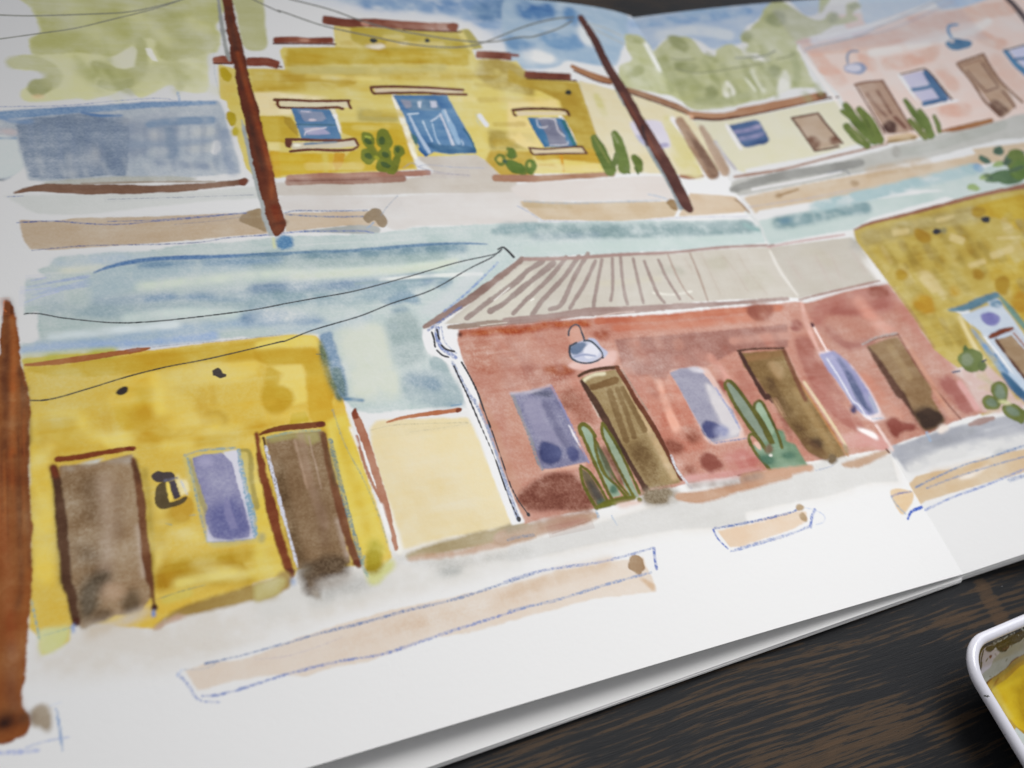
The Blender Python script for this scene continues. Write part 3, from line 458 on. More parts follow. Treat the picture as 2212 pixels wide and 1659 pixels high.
    q('D1', (205,205,236), '2090,400 2240,350 2240,560', e=.25, **K); s('D1', (76,136,186), [36,50], '2065,405 2140,500 2240,590', e=.2, **K); s('D1', (90,100,110), 12, '2060,400 2240,350', **K); s('D1', (80,130,178), 22, '2130,470 2240,460', e=.2)
    s('D1', (168,118,76), [20,44,40], '1550,1042 1720,1010 1950,955', e=.25, L='kerb_upper'); q('D1', (212,188,156), '1120,1085 1300,1050 1390,1080 1330,1110 1150,1130', e=.3)
    s('D1', (160,130,80), 20, '1130,1125 1350,1090', soft=.3)
    K = dict(L='cactus_column', e=.22)
    s('D1', (106,126,58), [56,80,80], '800,835 890,970 1030,1110', **K); s('D1', (112,130,60), [56,84,70], '905,865 980,960 1070,1110', **K); s('D1', (110,128,62), [56,74,60], '805,1000 880,1080 970,1150', **K); s('D1', (110,128,58), 36, '770,880 860,950', **K)
    s('D1', (102,122,55), [40,54,50], '1270,795 1330,880 1410,1000', **K); s('D1', (106,126,58), [46,70,70], '1385,880 1430,960 1470,1070', **K); s('D1', (106,122,60), [30,46,40], '1500,920 1530,990 1540,1040', **K); s('D1', (118,130,68), [40,54,50], '1310,955 1370,1020 1430,1090', **K)
    s('D1', (160,165,110), 9, '830,1000 930,1120', soft=.2); s('D1', (85,100,45), 9, '940,900 1020,1080', soft=.2)
    K = dict(L='cactus_bush', e=.28)
    e('D1', (92,124,108), '2010,1195,44,38,0 2140,1240,80,46,-20 1900,1265,56,26,30', **K); e('D1', (112,136,56), '2150,1270,80,90,0', **K); e('D1', (96,126,92), '1990,1400,90,42,-20 2090,1400,130,60,0', **K); e('D1', (100,128,60), '2180,1350,80,80,0', **K)
    e('D1', (156,184,116), '1810,1485,52,28,10 1900,1400,50,22,-20 2010,1300,50,24,-10', **K); e('D1', (152,186,216), '1850,1330,46,30,30', soft=.35); e('D1', (72,98,78), '2000,1195,26,22,0 2080,1280,40,26,-30 1930,1400,40,20,30 2150,1340,70,14,-20', soft=.3)
    # ---- poles of the upper strip
    K = dict(L='pole', hz=0)
    s('A1', (128,134,140), [30,34,30,20], '1725,-20 1755,200 1790,400 1815,480', e=.2); s('A1', (152,158,160), [14,50,60,50], '1910,950 1960,1150 2040,1450 2090,1659 A2 2100,200 2145,335', e=.2)
    s('A1', (104,54,32), [88,96,112,126,128,126,114], '1785,-60 1830,200 1890,480 1935,700 1990,900 2040,1150 2110,1450 2160,1659 A2 2170,100 2210,300 B2 215,320', e=.14, v=.2, r=.3, cap=.2, **K)
    s('A1', (76,44,34), 34, '1800,60 1870,420 1920,700', soft=.35, a=.8); s('A1', (146,78,38), 34, '1880,420 1960,720 2060,1050 2140,1350 A2 2150,60', soft=.35, a=.8); s('A1', (72,42,30), 30, '1960,900 2010,1100 2080,1350', soft=.3, a=.8); s('B2', (120,50,20), 60, '160,140 200,260', soft=.3); s('B2', (84,40,22), 30, '150,270 250,250', soft=.3)
    s('C1', (150,160,168), [10,34,34], '835,670 890,760 930,830', e=.2); s('C1', (140,152,160), [20,60,66,50], '1090,1150 1180,1270 1290,1440 1370,1640 C2 1370,100', e=.25)
    s('C1', (96,56,50), [50,62,70,84,92,90,88,60], '575,140 680,310 790,530 920,740 1050,980 1180,1190 1300,1400 1400,1600 C2 1440,150', e=.2, v=.2, **K); s('C1', (132,76,58), 22, '900,740 1050,1000 1200,1260', soft=.35, a=.7); s('C1', (70,48,52), 24, '1060,1000 1100,1150', soft=.3)
    s('D1', (92,76,82), [36,50], '2060,-30 2150,60 2260,200', e=.25, **K)
    # wires
    K = dict(L='wire'); W = (104,108,106)
    ink('A1', '-30,118 150,124 300,124 700,112 1000,96 1250,48 1460,-10', 9, W, **K); ink('A1', '-30,312 300,266 600,222 900,150 1200,75 1420,5', 8, W, **K)
    W = (112,114,112); ink('A1', '1990,-10 2212,95 B1 200,85 500,190 700,240 950,292 1200,345 1500,374 1700,365 1850,325 2100,225 C1 0,275 250,175 400,145 520,138', [9, 12], W, **K); ink('B1', '270,-10 600,75 850,165 1100,232 1400,287 1700,327 1900,330 2100,295 C1 0,322 200,290 400,225 510,162', [10, 12], W, **K)
    W = (165,180,195); ink('C1', '630,185 760,220 900,285', 12, W, **K); ink('C1', '670,225 800,290 920,350', 12, W, **K); W = (160,168,135); ink('C1', '1290,462 1350,472 1480,470', 10, W, **K); ink('C1', '1320,545 1480,575 1650,562 1850,530 2020,500', 10, W, **K); ink('C1', '1800,460 1950,452 2050,435 2115,402', 12, (150,158,150), **K); ink('D1', '250,470 340,450 400,420', 10, W)
    # ============================================================ lower strip
    # pale pavement
    K = dict(L='pavement_lower')
    q('A4', (221,218,214), '235,560 560,560 1200,480 2212,220 B4 0,220 900,60 B3 1180,1440 B4 1300,20 C3 0,1350 700,1150 1400,980 2212,800 D3 300,760 800,660 1150,620 1230,850 1000,850 700,950 0,1090 C3 1900,1210 1300,1230 700,1360 0,1500 B3 2212,1480 B4 1900,100 1300,270 700,440 0,660 A4 2212,690 1400,860 500,960 200,960 215,800', soft=1.3, v=.2, g=.1, **K)
    q('B4', (214,213,210), '0,250 900,90 1700,60 2212,20 2212,60 1500,190 700,360 0,540', soft=1.1, a=.7)
    q('C3', (208,210,211), '0,1370 700,1180 1300,1000 2212,810 D3 300,760 800,660 1150,640 1220,850 1000,850 700,950 0,1090 C3 1900,1200 1300,1230 700,1340 200,1450 0,1480', e=.4, g=.15, v=.2)
    q('D3', (172,176,186), '1165,585 1400,490 1700,400 2212,300 2300,290 2300,540 2212,560 1900,570 1600,660 1340,760 1280,770 1200,660', e=.4, v=.35, **K); s('D3', (214,216,218), 110, '1330,730 1700,610 2212,520', soft=.8); e('D3', (168,174,188), '1190,600,40,60,0', soft=.5); s('D3', (160,165,175), 60, '1300,600 1600,520 1800,440', soft=.8, a=.7)
    e('B4', (178,180,178), '1550,90,110,40,-15', soft=.6, g=.6); e('B4', (198,196,192), '700,240,300,60,-15', soft=.9, g=.4); s('B3', (200,200,198), 60, '1130,1450 1500,1500 2212,1400', soft=.7, g=.3)
    # ---- lower gold house
    K = dict(L='house_ochre')
    q('A2', (214,186,92), '165,1330 500,1300 850,1280 1190,1262 1700,1200 2212,1150 B2 0,1185 300,1140 490,1150 530,1200 560,1400 650,1620 B3 700,180 740,350 830,620 920,900 1000,1120 1060,1350 1095,1450 1010,1560 900,1560 860,1510 350,1540 320,1600 240,1590 0,1640 A4 2212,240 1900,330 1300,480 1220,560 600,500 560,540 540,660 330,770 290,620 220,560 A3 240,1000 225,450 A2 225,1659 170,1400', e=.22, v=.22, g=.16, **K)
    q('A2', (196,165,62), '190,1400 600,1370 1100,1290 2212,1170 2212,1260 2050,1370 1600,1360 1150,1440 700,1480 400,1470 200,1420', e=.4, v=.35, r=.4); s('A2', (178,172,80), 60, '200,1345 500,1325 900,1290', soft=.5)
    q('A2', (206,176,72), '1140,1480 1200,1470 1230,1600 A3 1200,140 1250,260 1130,380 1000,480 900,330 A2 880,1659 1000,1560', e=.5, v=.4, r=.4); q('A2', (198,164,56), '2110,1390 2212,1380 2212,1659 A3 2212,250 2080,250 A2 2060,1659 2090,1500', e=.5, v=.4)
    q('A2', (220,196,108), '1180,1460 1600,1380 2040,1350 2020,1480 1900,1520 1400,1540 1200,1600', soft=.6, v=.3); q('A3', (220,200,118), '760,470 1000,440 1340,450 1650,440 1700,470 1450,500 1150,560 850,600 780,520', e=.4, r=.5, v=.3)
    q('A3', (222,196,96), '240,300 620,280 700,400 420,600 420,1659 270,1659 235,900', soft=.8, v=.3); q('A3', (204,176,82), '250,320 600,330 740,440 600,600 300,660 240,500', soft=.9, v=.5)
    q('A3', (202,170,68), '1000,300 1250,240 1180,420 1600,440 2212,330 2212,430 1700,560 1200,560 1050,540', soft=.8, v=.5); q('A3', (222,198,110), '1240,60 1500,200 1560,380 1250,300', soft=.7, a=.7)
    p('A3', (190,158,62), '1600,320 1700,280 1800,330 1780,400 1640,400 1590,370', e=.5, r=.3, a=.6); q('A3', (190,156,44), '1300,1480 1700,1420 2100,1360 2212,1400 A3 2212,1659 1300,1659', soft=.8, v=.4)
    q('A3', (192,158,58), '1350,1030 1480,980 1530,1060 1500,1150 1400,1180 1250,1250 1230,1120', soft=.5, v=.4); s('A3', (195,160,50), [50,70], '1240,1060 1260,1300 1330,1600', soft=.5, a=.8); q('A4', (186,150,40), '1230,60 1400,40 1900,20 1980,60 1900,110 1500,130 1350,230 1240,290', e=.5, r=.6, v=.4); s('A4', (224,206,122), 70, '1400,200 1700,140 2212,80', soft=.5); s('A4', (214,196,110), 60, '1300,330 1500,270', soft=.4)
    p('B2', (198,164,54), '-20,1240 480,1240 580,1340 650,1560 B3 560,330 650,600 540,560 450,250 B2 430,1500 380,1380 100,1385 0,1340', c=0, e=.3, v=.25); q('B2', (222,200,112), '100,1390 380,1376 470,1659 B3 480,150 300,240 B2 120,1659 230,1450', e=.3, v=.2)
    p('B3', (196,162,50), '100,80 240,90 310,160 300,230 180,330 90,280 60,180', e=.5, v=.3); q('B3', (198,172,58), '290,310 400,295 440,370 280,400', e=.2); q('B3', (206,172,62), '400,0 540,0 640,330 560,420 440,360', e=.3)
    q('B3', (226,206,104), '560,380 720,300 900,850 1040,1320 1060,1440 860,1440 740,1100 640,700', e=.5, v=.22); s('B3', (214,186,72), 60, '660,440 800,900 900,1250', soft=.7, a=.8); q('B2', (220,200,110), '300,1150 480,1150 520,1230 380,1240 200,1240 0,1260 0,1200', soft=.5)
    q('B3', (222,200,100), '0,500 60,620 210,1400 240,1590 0,1640', soft=.6, v=.3); e('B3', (228,212,120), '70,1480,90,60,0', soft=.5, a=.8)
    s('A2', (154,98,56), [24,44,42,40,14], '190,1382 350,1370 550,1345 850,1300 1100,1265 1188,1245', e=.12, v=.3, L='roof_ochre'); e('A2', (160,104,82), '1060,1262,60,15,-8', e=.15)
    p('A4', (204,202,145), '300,570 400,540 540,535 545,610 500,690 330,770 290,650', e=.3, v=.3)
    # blue shade at house side
    s('B2', (134,158,182), [100,110,110,80], '560,1130 610,1300 660,1450 700,1640', e=.35, g=.35, v=.2, cap=.1); s('B2', (110,122,92), [10,60,60,30], '520,1180 560,1350 620,1520 680,1659', soft=.35, g=.3); s('B3', (112,136,140), [90,60,10], '650,-20 690,90 720,190', e=.3, g=.3)
    pen('B2', '515,1230 540,1310', 8, (110,120,100), pen=.9); ink('B2', '490,1296 555,1300', 6, (110,115,100)); pen('A2', '1200,1240 1700,1195 2212,1145', 7, (150,150,160), pen=.9)
    for i in range(44):
        x, y = rg.uniform(230, 2200), rg.uniform(30, 1500); L_ = rg.uniform(60, 300)
        if 430 < x < 1100 and y > 620: continue
        k = [(206,172,66), (218,190,92), (196,158,50), (226,204,120)][i % 4]
        s('A3', k, rg.uniform(40, 120), '%d,%d %d,%d' % (x, y, x + (L_ if i % 2 else L_ * .15), y + (-.12 * L_ if i % 2 else L_)), e=.45, r=.4, a=.34, v=.4)
    for t in ('760,480 1000,500', '1180,1560 1280,1380', '1240,120 1260,280', '1420,1250 1560,1290', '1560,1500 1900,1590', '1660,440 1900,420', '280,720 400,560', '1300,560 1500,540', '2040,640 2060,900', '1260,1000 1280,1160', '640,380 690,470'):
        s('A3', (228,210,128), 90, t, soft=.7, a=.55, v=.5)
    # vents
    K = dict(L='vent_ochre'); e('A2', (58,50,48), '965,1587,48,26,-25', **K); q('A2', (58,50,48), '1675,1425 1725,1402 1750,1420 1762,1448 1792,1455 1788,1475 1740,1490 1700,1468 1680,1470', e=.08, r=.1, **K)
    # door A
    K = dict(L='door_ochre')
    s('A3', (158,142,84), 40, '425,800 455,1100 490,1659', soft=.35); s('A3', (176,152,70), 46, '1140,760 1180,1100 1200,1659', soft=.4)
    q('A3', (154,129,100), '470,730 700,710 1045,625 1100,1000 1150,1300 A4 1170,0 1200,300 1120,420 900,450 650,560 590,500 A3 520,1659', e=.2, g=.18, v=.22, **K)
    q('A3', (140,115,86), '480,760 780,740 860,1200 900,1659 A4 900,300 620,480 A3 540,1600', soft=.8, g=.25, v=.3); q('A3', (168,156,142), '470,725 600,740 850,690 1045,650 1040,700 700,700 560,760', soft=.35); q('A3', (190,188,182), '600,712 830,660 760,700', soft=.2)
    s('A3', (126,104,80), 100, '700,840 730,1200', soft=1., g=.4, a=.7); s('A3', (178,158,140), 70, '830,800 850,1200 830,1600', soft=.9, a=.7); s('A3', (128,104,82), 60, '930,900 940,1300', soft=.8, a=.6); s('A3', (196,180,165), 30, '1090,1200 1140,1600', soft=.4, a=.8)
    e('A3', (110,92,72), '680,1430,100,70,20 790,1610,100,60,0', soft=.9, g=.3, a=.8); p('A4', (102,88,70), '740,130 860,140 830,220 780,300 750,420 700,540 640,520 620,240', e=.8, r=.5, g=.2)
    p('A4', (106,86,62), '960,330 1000,290 1020,240 1110,290 1115,390 1050,440 990,410', e=.6, r=.4); p('A4', (112,90,66), '760,420 830,400 890,430 800,500 700,530', e=.5, r=.3); e('A4', (192,162,136), '880,260,80,60,0', soft=.6, a=.8)
    p('A4', (200,188,172), '650,540 850,500 1150,400 1160,450 800,600 700,640', soft=.7, a=.9)
    K = dict(L='door_frame_ochre'); s('A3', (92,62,42), [50,70,86,88,86,70], '420,740 455,900 490,1250 525,1659 A4 555,250 585,470', e=.25, **K); s('A3', (128,60,28), 46, '410,730 440,800', soft=.3)
    s('A3', (122,78,48), [40,60,64,60,40,30], '1050,670 1100,900 1135,1250 1175,1600 A4 1190,200 1215,370', e=.25, **K); s('A3', (88,56,38), 30, '1060,690 1100,850', soft=.3)
    s('A3', (138,72,34), [40,46,40], '450,672 600,655 750,630 900,605 1060,582', e=.15, **K); q('A3', (118,48,26), '980,575 1025,565 1075,600 1050,608 990,600', e=.12)
    e('A4', (88,44,28), '600,503,36,34,0 1218,388,30,30,0', e=.2); s('A4', (120,150,200), 26, '575,530 580,580', soft=.2); s('A4', (110,145,205), 26, '1212,420 1212,452', soft=.2)
    pen('A4', '1230,330 1400,270 1620,210', 8, (150,155,120)); pen('A4', '340,610 450,580 560,545', 12, (130,165,175)); pen('A4', '245,330 280,500 310,650', 22, (130,170,180), pen=.55)
    # wall lantern
    K = dict(L='lantern_ochre')
    p('A3', (196,160,62), '1380,1010 1480,965 1530,1040 1500,1130 1440,1170 1360,1120', e=.2); q('A3', (226,212,160), '1400,780 1430,830 1480,830 1500,920 1430,960 1390,850', soft=.25)
    p('A3', (76,66,66), '1192,805 1240,768 1290,775 1350,775 1380,805 1360,835 1300,850 1230,845', e=.1, r=.12, **K); p('A3', (92,78,50), '1240,885 1305,850 1318,900 1328,990 1345,1018 1420,990 1478,965 1450,1015 1350,1050 1280,1063 1235,1035 1225,960', e=.12, r=.12, **K)
    q('A3', (68,60,70), '1330,850 1380,835 1405,910 1425,965 1380,990 1355,930', e=.12, r=.1, **K); q('A3', (232,208,110), '1312,850 1330,850 1362,990 1340,1000', e=.15); pen('A3', '1300,840 1400,820', 18, (110,110,130))
    pen('A3', '1430,840 1480,950', 16, (190,195,205)); pen('A3', '1310,1180 1360,1190', 14, (130,160,150)); pen('A3', '1500,1115 1550,1110', 10, (130,160,170))
    # window
    q('A3', (206,190,120), '1450,640 1880,575 1990,620 2030,1280 2100,1320 1680,1370 1620,1300', e=.3, r=.3); s('A3', (172,156,88), [30,46], '1900,600 1975,620 1990,850 2030,1050', e=.25); e('A3', (168,162,120), '2070,1290,40,50,0', e=.3, a=.8)
    s('A3', (166,156,110), [20,44,50,30], '1500,670 1560,850 1600,1000 1640,1120', e=.25); pen('A3', '1460,640 1600,600 1860,580', 22, (140,160,160)); pen('A3', '1480,660 1530,860 1580,1100 1640,1320', 18, (135,160,165)); pen('A3', '1640,1320 1850,1310 2020,1290', 20, (140,155,165))
    q('A3', (206,204,214), '1760,612 1885,590 1900,700 1960,950 2030,1290 1990,1300 1640,1320 1620,1140 1700,1290 1960,1280', e=.2, L='window_ochre'); pen('A3', '1885,600 1930,850 1990,1090 2020,1270', [40,50], (130,165,185), pen=.6)
    q('A3', (140,138,172), '1518,662 1600,635 1755,618 1830,700 1850,770 1900,950 1975,1220 1970,1285 1830,1305 1690,1290 1640,1230 1620,1130 1640,1060 1580,880', e=.14, g=.18, v=.2, L='window_ochre')
    q('A3', (112,113,160), '1640,1060 1760,1000 1880,960 1975,1220 1970,1285 1830,1305 1690,1290 1620,1140', soft=.6, g=.2); q('A3', (134,132,172), '1785,945 1885,1220 1820,1225 1770,1100', e=.15); e('A3', (168,164,192), '1620,690,60,40,0', soft=.5, a=.7)
    # door B
    q('B3', (144,120,92), '90,510 300,470 550,445 640,900 720,1300 760,1490 600,1530 350,1540 250,1200 150,800', e=.2, g=.2, v=.22, L='door_ochre')
    q('B3', (160,148,100), '100,490 500,450 545,560 520,520 440,560 330,500 120,540', e=.3); s('B3', (168,144,124), 60, '370,480 430,800 560,1200', soft=.4, a=.7); s('B3', (176,152,132), 16, '320,520 420,900', soft=.25); s('B3', (176,154,136), 12, '430,490 530,900', soft=.25); s('B3', (112,90,62), 70, '180,700 260,1100 360,1480', soft=.6, a=.9, g=.3); s('B3', (130,104,80), 70, '500,900 560,1350', soft=.7, a=.7)
    s('B3', (182,164,150), 30, '660,1150 740,1450', soft=.35)
    K = dict(L='door_frame_ochre')
    s('B3', (140,76,40), [40,60,76,84,80,60], '15,470 60,750 120,1000 180,1250 260,1500 290,1590', e=.2, **K); s('B3', (90,60,36), 20, '70,500 130,750 180,900', e=.15)
    s('B3', (128,72,34), [20,34,46,46], '40,478 130,440 300,415 545,392', e=.15, **K); s('B3', (138,92,62), [36,56,70,70,50], '545,470 600,750 680,1050 760,1350 830,1510', e=.2, **K); s('B3', (112,80,48), 36, '545,470 590,700 640,880', soft=.3)
    e('B3', (114,52,30), '520,395,36,18,-5', e=.15); e('B3', (118,58,36), '810,1490,34,26,0 285,1560,40,32,0', e=.25); pen('B3', '88,570 150,800 200,1000 290,1330 340,1520', 24, (205,206,218), pen=.45)
    pen('B3', '100,500 300,455 520,440', 18, (150,165,140)); pen('B3', '600,520 680,850 770,1200 860,1500', 36, (112,142,150), pen=.7); s('B3', (140,140,110), 30, '610,600 700,950', soft=.3, a=.7)
    q('B3', (104,84,62), '345,1530 500,1440 700,1430 760,1500 720,1600 600,1620 B4 560,170 500,300 400,290', e=.8, r=.6, g=.3); e('B3', (128,116,100), '400,1560,60,50,0', soft=.6); p('B4', (170,160,148), '440,250 520,330 500,260', soft=.3); s('B4', (172,164,156), 60, '500,200 650,190 740,140', soft=.6)
    # olive blob at corner
    p('B3', (206,206,150), '850,1520 900,1560 1090,1450 1110,1540 B4 1050,130 960,220 900,190 870,100', e=.5, v=.3); p('B3', (168,148,30), '880,1430 930,1370 990,1380 1030,1470 1010,1550 920,1580 870,1530', e=.5, r=.4, v=.3); p('B3', (190,178,70), '930,1300 1000,1330 1040,1400 900,1390', soft=.5); pen('B3', '870,1440 860,1520 900,1600', 24, (140,170,160))
    s('A4', (174,148,90), [20,70,110,120,120], '1215,560 1400,440 1750,340 2212,210 B4 60,240 240,150', e=.3, v=.25, L='kerb_lower'); q('A4', (196,168,152), '1195,585 1220,540 1400,440 1500,460 1330,510', e=.3); s('B4', (168,142,70), 70, '20,300 150,270', soft=.5)
    q('B4', (190,178,120), '0,210 230,140 260,180 200,280 0,350', e=.3, v=.3)
    s('B4', (120,160,210), 30, '300,170 310,200', soft=.3, a=.8)
    # ---- cream wall between the houses
    p('B3', (230,218,182), '915,420 960,365 1200,355 1690,340 1790,540 1900,830 2000,1080 2060,1190 1800,1250 1500,1290 1180,1385 1120,1180 1000,820 930,560', c=0, e=.35, g=.1, v=.14, L='wall_cream')
    p('B3', (226,212,174), '1000,560 1500,700 1700,900 1950,1100 2040,1190 1500,1290 1190,1380 1120,1180 1060,900', soft=1.3, a=.8, v=.3); e('B3', (230,216,178), '1250,650,200,160,0', soft=1.4, a=.6); p('B3', (238,236,228), '1060,1000 1110,1180 1180,1380 1120,1400', soft=.35)
    pen('B3', '920,440 1100,400 1300,390 1690,380', 7, (180,175,150), pen=1.0); s('B3', (182,118,84), [10,22,34,34], '1050,378 1180,340 1400,308 1620,280', e=.12, L='wall_roof'); q('B3', (140,72,46), '1592,285 1610,268 1650,262 1640,288 1600,302', e=.12)
    pen('B3', '1230,455 1500,420 1700,385', 6, (190,185,165), pen=1.1)
    K = dict(L='wall_post'); s('B3', (184,122,94), [50,62,60,62,56,40,34], '800,320 860,470 930,680 985,860 1040,1050 1090,1220 1125,1385', e=.12, v=.25, **K); s('B3', (180,118,88), [26,26,24,20], '810,490 870,700 930,850 1010,1010', e=.12, **K)
    q('B3', (146,74,48), '790,265 805,262 825,345 790,350 768,310', e=.14, **K); s('B3', (236,236,236), 9, '850,540 900,710 960,880', e=.1); e('B3', (140,80,60), '937,687,7,7,0', e=.08); s('B3', (232,233,236), 20, '760,420 820,560', soft=.2); pen('B3', '620,280 720,560 860,820 980,1100 1050,1330', 14, (150,165,150), pen=1.0)
    s('B3', (236,236,236), 26, '1000,1030 1060,1250', soft=.25)
    s('B3', (176,162,130), [50,100,110,90], '1210,1440 1500,1370 1850,1290 2140,1210', e=.3, v=.25, L='kerb_lower'); s('B3', (196,164,140), 50, '1230,1460 1700,1400 2212,1270', e=.3, a=.8)
    s('C3', (190,164,144), [110,100,60], '-60,1300 350,1200 690,1120', e=.3, v=.3, L='kerb_lower'); s('C3', (170,160,140), 60, '0,1230 400,1130', soft=.5, a=.7); pen('C3', '0,1310 60,1290 200,1270', 20, (140,150,170))
    # ---- red house roof
    K = dict(L='roof_red')
    q('B2', (198,195,189), '2130,560 1500,1060 C2 0,1030 700,950 1300,900 1700,870 2212,850 D2 0,850 200,840 420,850 700,790 1070,720 1000,580 880,400 840,370 200,450 C2 2000,450 1300,500 600,530 130,545', e=.25, v=.15, **K)
    p('B2', (204,201,193), '2130,590 2212,600 2212,1000 1560,1050', c=0, soft=.4)
    e('C2', (176,176,166), '340,690,50,30,-30 1300,640,100,30,0', soft=.8, a=.7); s('C2', (196,192,180), 40, '700,740 1200,700', soft=.6); s('C2', (226,226,220), 16, '1150,810 1300,825 1450,800', soft=.4, a=.7); s('D2', (200,197,188), 90, '480,480 700,560', soft=1., a=.8); e('D2', (178,178,176), '890,430,50,60,30', soft=.6); s('D2', (232,233,236), 60, '960,560 1080,700', soft=.5); e('C2', (190,188,176), '1650,570,100,60,0 1980,700,110,90,0', soft=1., a=.6)
    s('D2', (226,226,226), 20, '200,480 280,640 420,830', soft=.4, a=.6)
    ST = (160,146,142)
    for w_, t in (((44, 46, 36), '2212,600 2040,730 1860,880 1670,1015'),): s('B2', ST, w_, 'C2 270,560 150,640 B2 2060,735 1870,870 1680,1012', e=.14, **K)
    for w_, t in ((46, 'C2 360,575 190,710 30,840 B2 1960,905 1865,955'), (36, 'C2 460,530 330,690 130,880 40,975'), (38, 'C2 560,520 430,700 280,860 190,985'), (36, 'C2 630,500 520,690 450,850 400,920 330,940'), (30, 'C2 690,560 610,730 520,880 490,935'), (28, 'C2 742,550 705,750 680,880 672,985'), (28, 'C2 825,540 828,700 825,800 812,870'), (26, 'C2 888,520 905,700 925,830 945,900'), (24, 'C2 990,540 1030,720 1070,890'), (24, 'C2 1078,560 1140,720 1190,830 1240,890'), (22, 'C2 1190,550 1260,700 1360,860'), (16, 'C2 1258,490 1320,640 1400,790 1465,860'), (16, 'C2 1440,500 1500,640 1580,870')):
        s('C2', ST if w_ > 20 else (176,162,154), w_, t, e=.14, **K)
    for t in ('1530,500 1600,650 1680,820', '1400,540 1460,640', '1700,520 1800,640 1900,800', '1820,500 1900,640 2050,820'): s('C2', (190,182,174), 12, t, e=.25, a=.7)
    for t in ('350,560 450,700', '680,500 760,700', '560,520 680,740', '850,480 960,640'): s('D2', (198,188,184), 14, t, e=.3, a=.7)
    for t in ('1900,870 2020,770', '2190,870 2212,860'): s('B2', (236,236,234), 8, t, e=.12)
    s('B2', (152,130,124), [30,60,56,44], '1345,1082 1500,990 1720,850 1950,680 2120,545', e=.16, v=.25, **K); s('C2', (166,144,140), [30,30,26,20,18], '130,545 500,535 900,508 1300,490 1700,450 2100,432', e=.18, **K); s('D2', (202,180,182), [14,18,14], '180,448 450,400 790,350', e=.2, **K)
    s('B2', (156,138,128), [44,46,46], '1545,1085 1750,1065 2000,1045 2212,1030', e=.15, **K); s('C2', (162,142,138), [60,66,66,54,36,26], '-20,1035 300,1010 600,965 900,950 1300,920 1800,890 2212,858', e=.18, v=.25, **K); s('D2', (170,142,136), [14,20,14], '430,865 650,810 850,765 1070,715', e=.18, **K)
    s('B2', (222,218,212), 6, '1790,1070 2000,1045', e=.1); s('C2', (215,200,196), 7, '700,1000 850,970 1000,960', e=.12)
    # ---- red house wall
    K = dict(L='house_red')
    q('B2', (196,140,124), '1612,1105 1800,1085 2212,1050 C2 0,1060 600,1015 1200,985 1700,950 2212,885 D2 0,930 400,880 540,880 800,800 1130,742 1220,860 1360,1080 1560,1320 1740,1500 1900,1659 D3 1860,180 1920,300 1720,350 1440,470 1160,560 1100,590 800,640 500,690 0,800 C3 2010,770 1800,800 1420,860 1100,950 690,1060 350,1120 130,1180 B3 2140,1180 2060,980 1950,700 1830,400 1710,60 B2 1650,1350 1605,1180', e=.2, v=.25, g=.2, **K)
    s('B2', (168,84,46), [50,70,60], '1640,1130 1850,1120 2212,1090 C2 300,1060 640,1050', soft=.5, g=.3, v=.4); s('C2', (196,112,82), [50,60,60], '700,1035 1200,1010 1700,960 2150,930', e=.3, v=.25); s('C2', (200,124,98), 60, '850,1090 1400,1060 2000,1000', soft=.5)
    p('C2', (168,116,106), '835,1180 1200,1150 1650,1112 2212,1060 2212,1240 1820,1260 1560,1400 1280,1420 1250,1500 1180,1659 1000,1500 900,1390 870,1260', c=0, e=.3, v=.25, g=.2); p('B2', (176,104,86), '2040,1400 2212,1380 C2 200,1480 500,1400 530,1460 400,1530 0,1560 B2 2050,1500', c=0, soft=.7, g=.3, v=.4)
    p('B3', (206,150,128), '1710,60 1850,250 1980,560 2080,800 2150,1000 2130,1180 2060,980 1950,700 1830,400', soft=.5); p('B2', (196,132,112), '1640,1200 1900,1200 2100,1300 1900,1450 1720,1400', soft=.9, v=.4, g=.3)
    e('C2', (160,88,60), '740,1140,60,40,0 400,1420,130,40,0', soft=.5, g=.3); e('D2', (160,90,66), '110,960,75,70,0', soft=.6); e('C3', (150,88,68), '500,210,75,70,0', soft=.7, g=.3)
    p('C3', (146,84,66), '80,960 250,820 430,770 560,820 660,1040 640,1090 450,1070 300,1100 180,1080 110,1030', e=.7, r=.5, g=.25, v=.35); e('C3', (142,78,60), '150,980,70,60,0 250,1050,60,40,0 600,1000,60,60,0', soft=.6, g=.3); s('C3', (202,140,124), 70, '200,1120 400,1110', soft=.5)
    p('C3', (206,146,126), '0,200 100,330 180,560 260,760 120,860 60,800 0,500', soft=.7, g=.2); p('C3', (176,112,92), '400,150 560,100 640,260 700,380 560,380 480,250', soft=.7, g=.3)
    p('C3', (200,132,112), '980,40 1280,60 1450,260 1560,560 1300,600 1240,520 1150,330', soft=.6, g=.2, v=.4); s('C3', (222,176,160), [40,70], '1190,60 1260,260 1330,430', soft=.4, v=.2)
    p('C3', (152,80,66), '1520,660 1580,620 1640,640 1700,720 1650,770 1600,790 1530,730', e=.5, r=.4); e('C3', (156,88,68), '1310,570,80,55,20 1460,480,70,60,30 1440,760,50,40,0', soft=.6, g=.2); e('C3', (198,134,128), '1850,680,140,100,-10', soft=.9, v=.4)
    s('C3', (206,150,148), [60,70,60], '1420,830 1600,810 1990,770', soft=.4, v=.2); s('C3', (160,100,92), 12, '1820,800 1990,760', e=.2)
    p('C2', (158,84,66), '1900,930 2100,900 2060,1020 1940,1010', soft=.5); e('C3', (160,80,66), '1680,110,60,70,30', soft=.5)
    s('C2', (196,146,134), 60, '1780,1190 2000,1170 2212,1150', soft=.5); s('C2', (208,160,150), 50, '1600,1320 1740,1500 1850,1659', soft=.5); s('D3', (160,96,80), [20,60,20], '230,200 330,400 370,520', soft=.4)
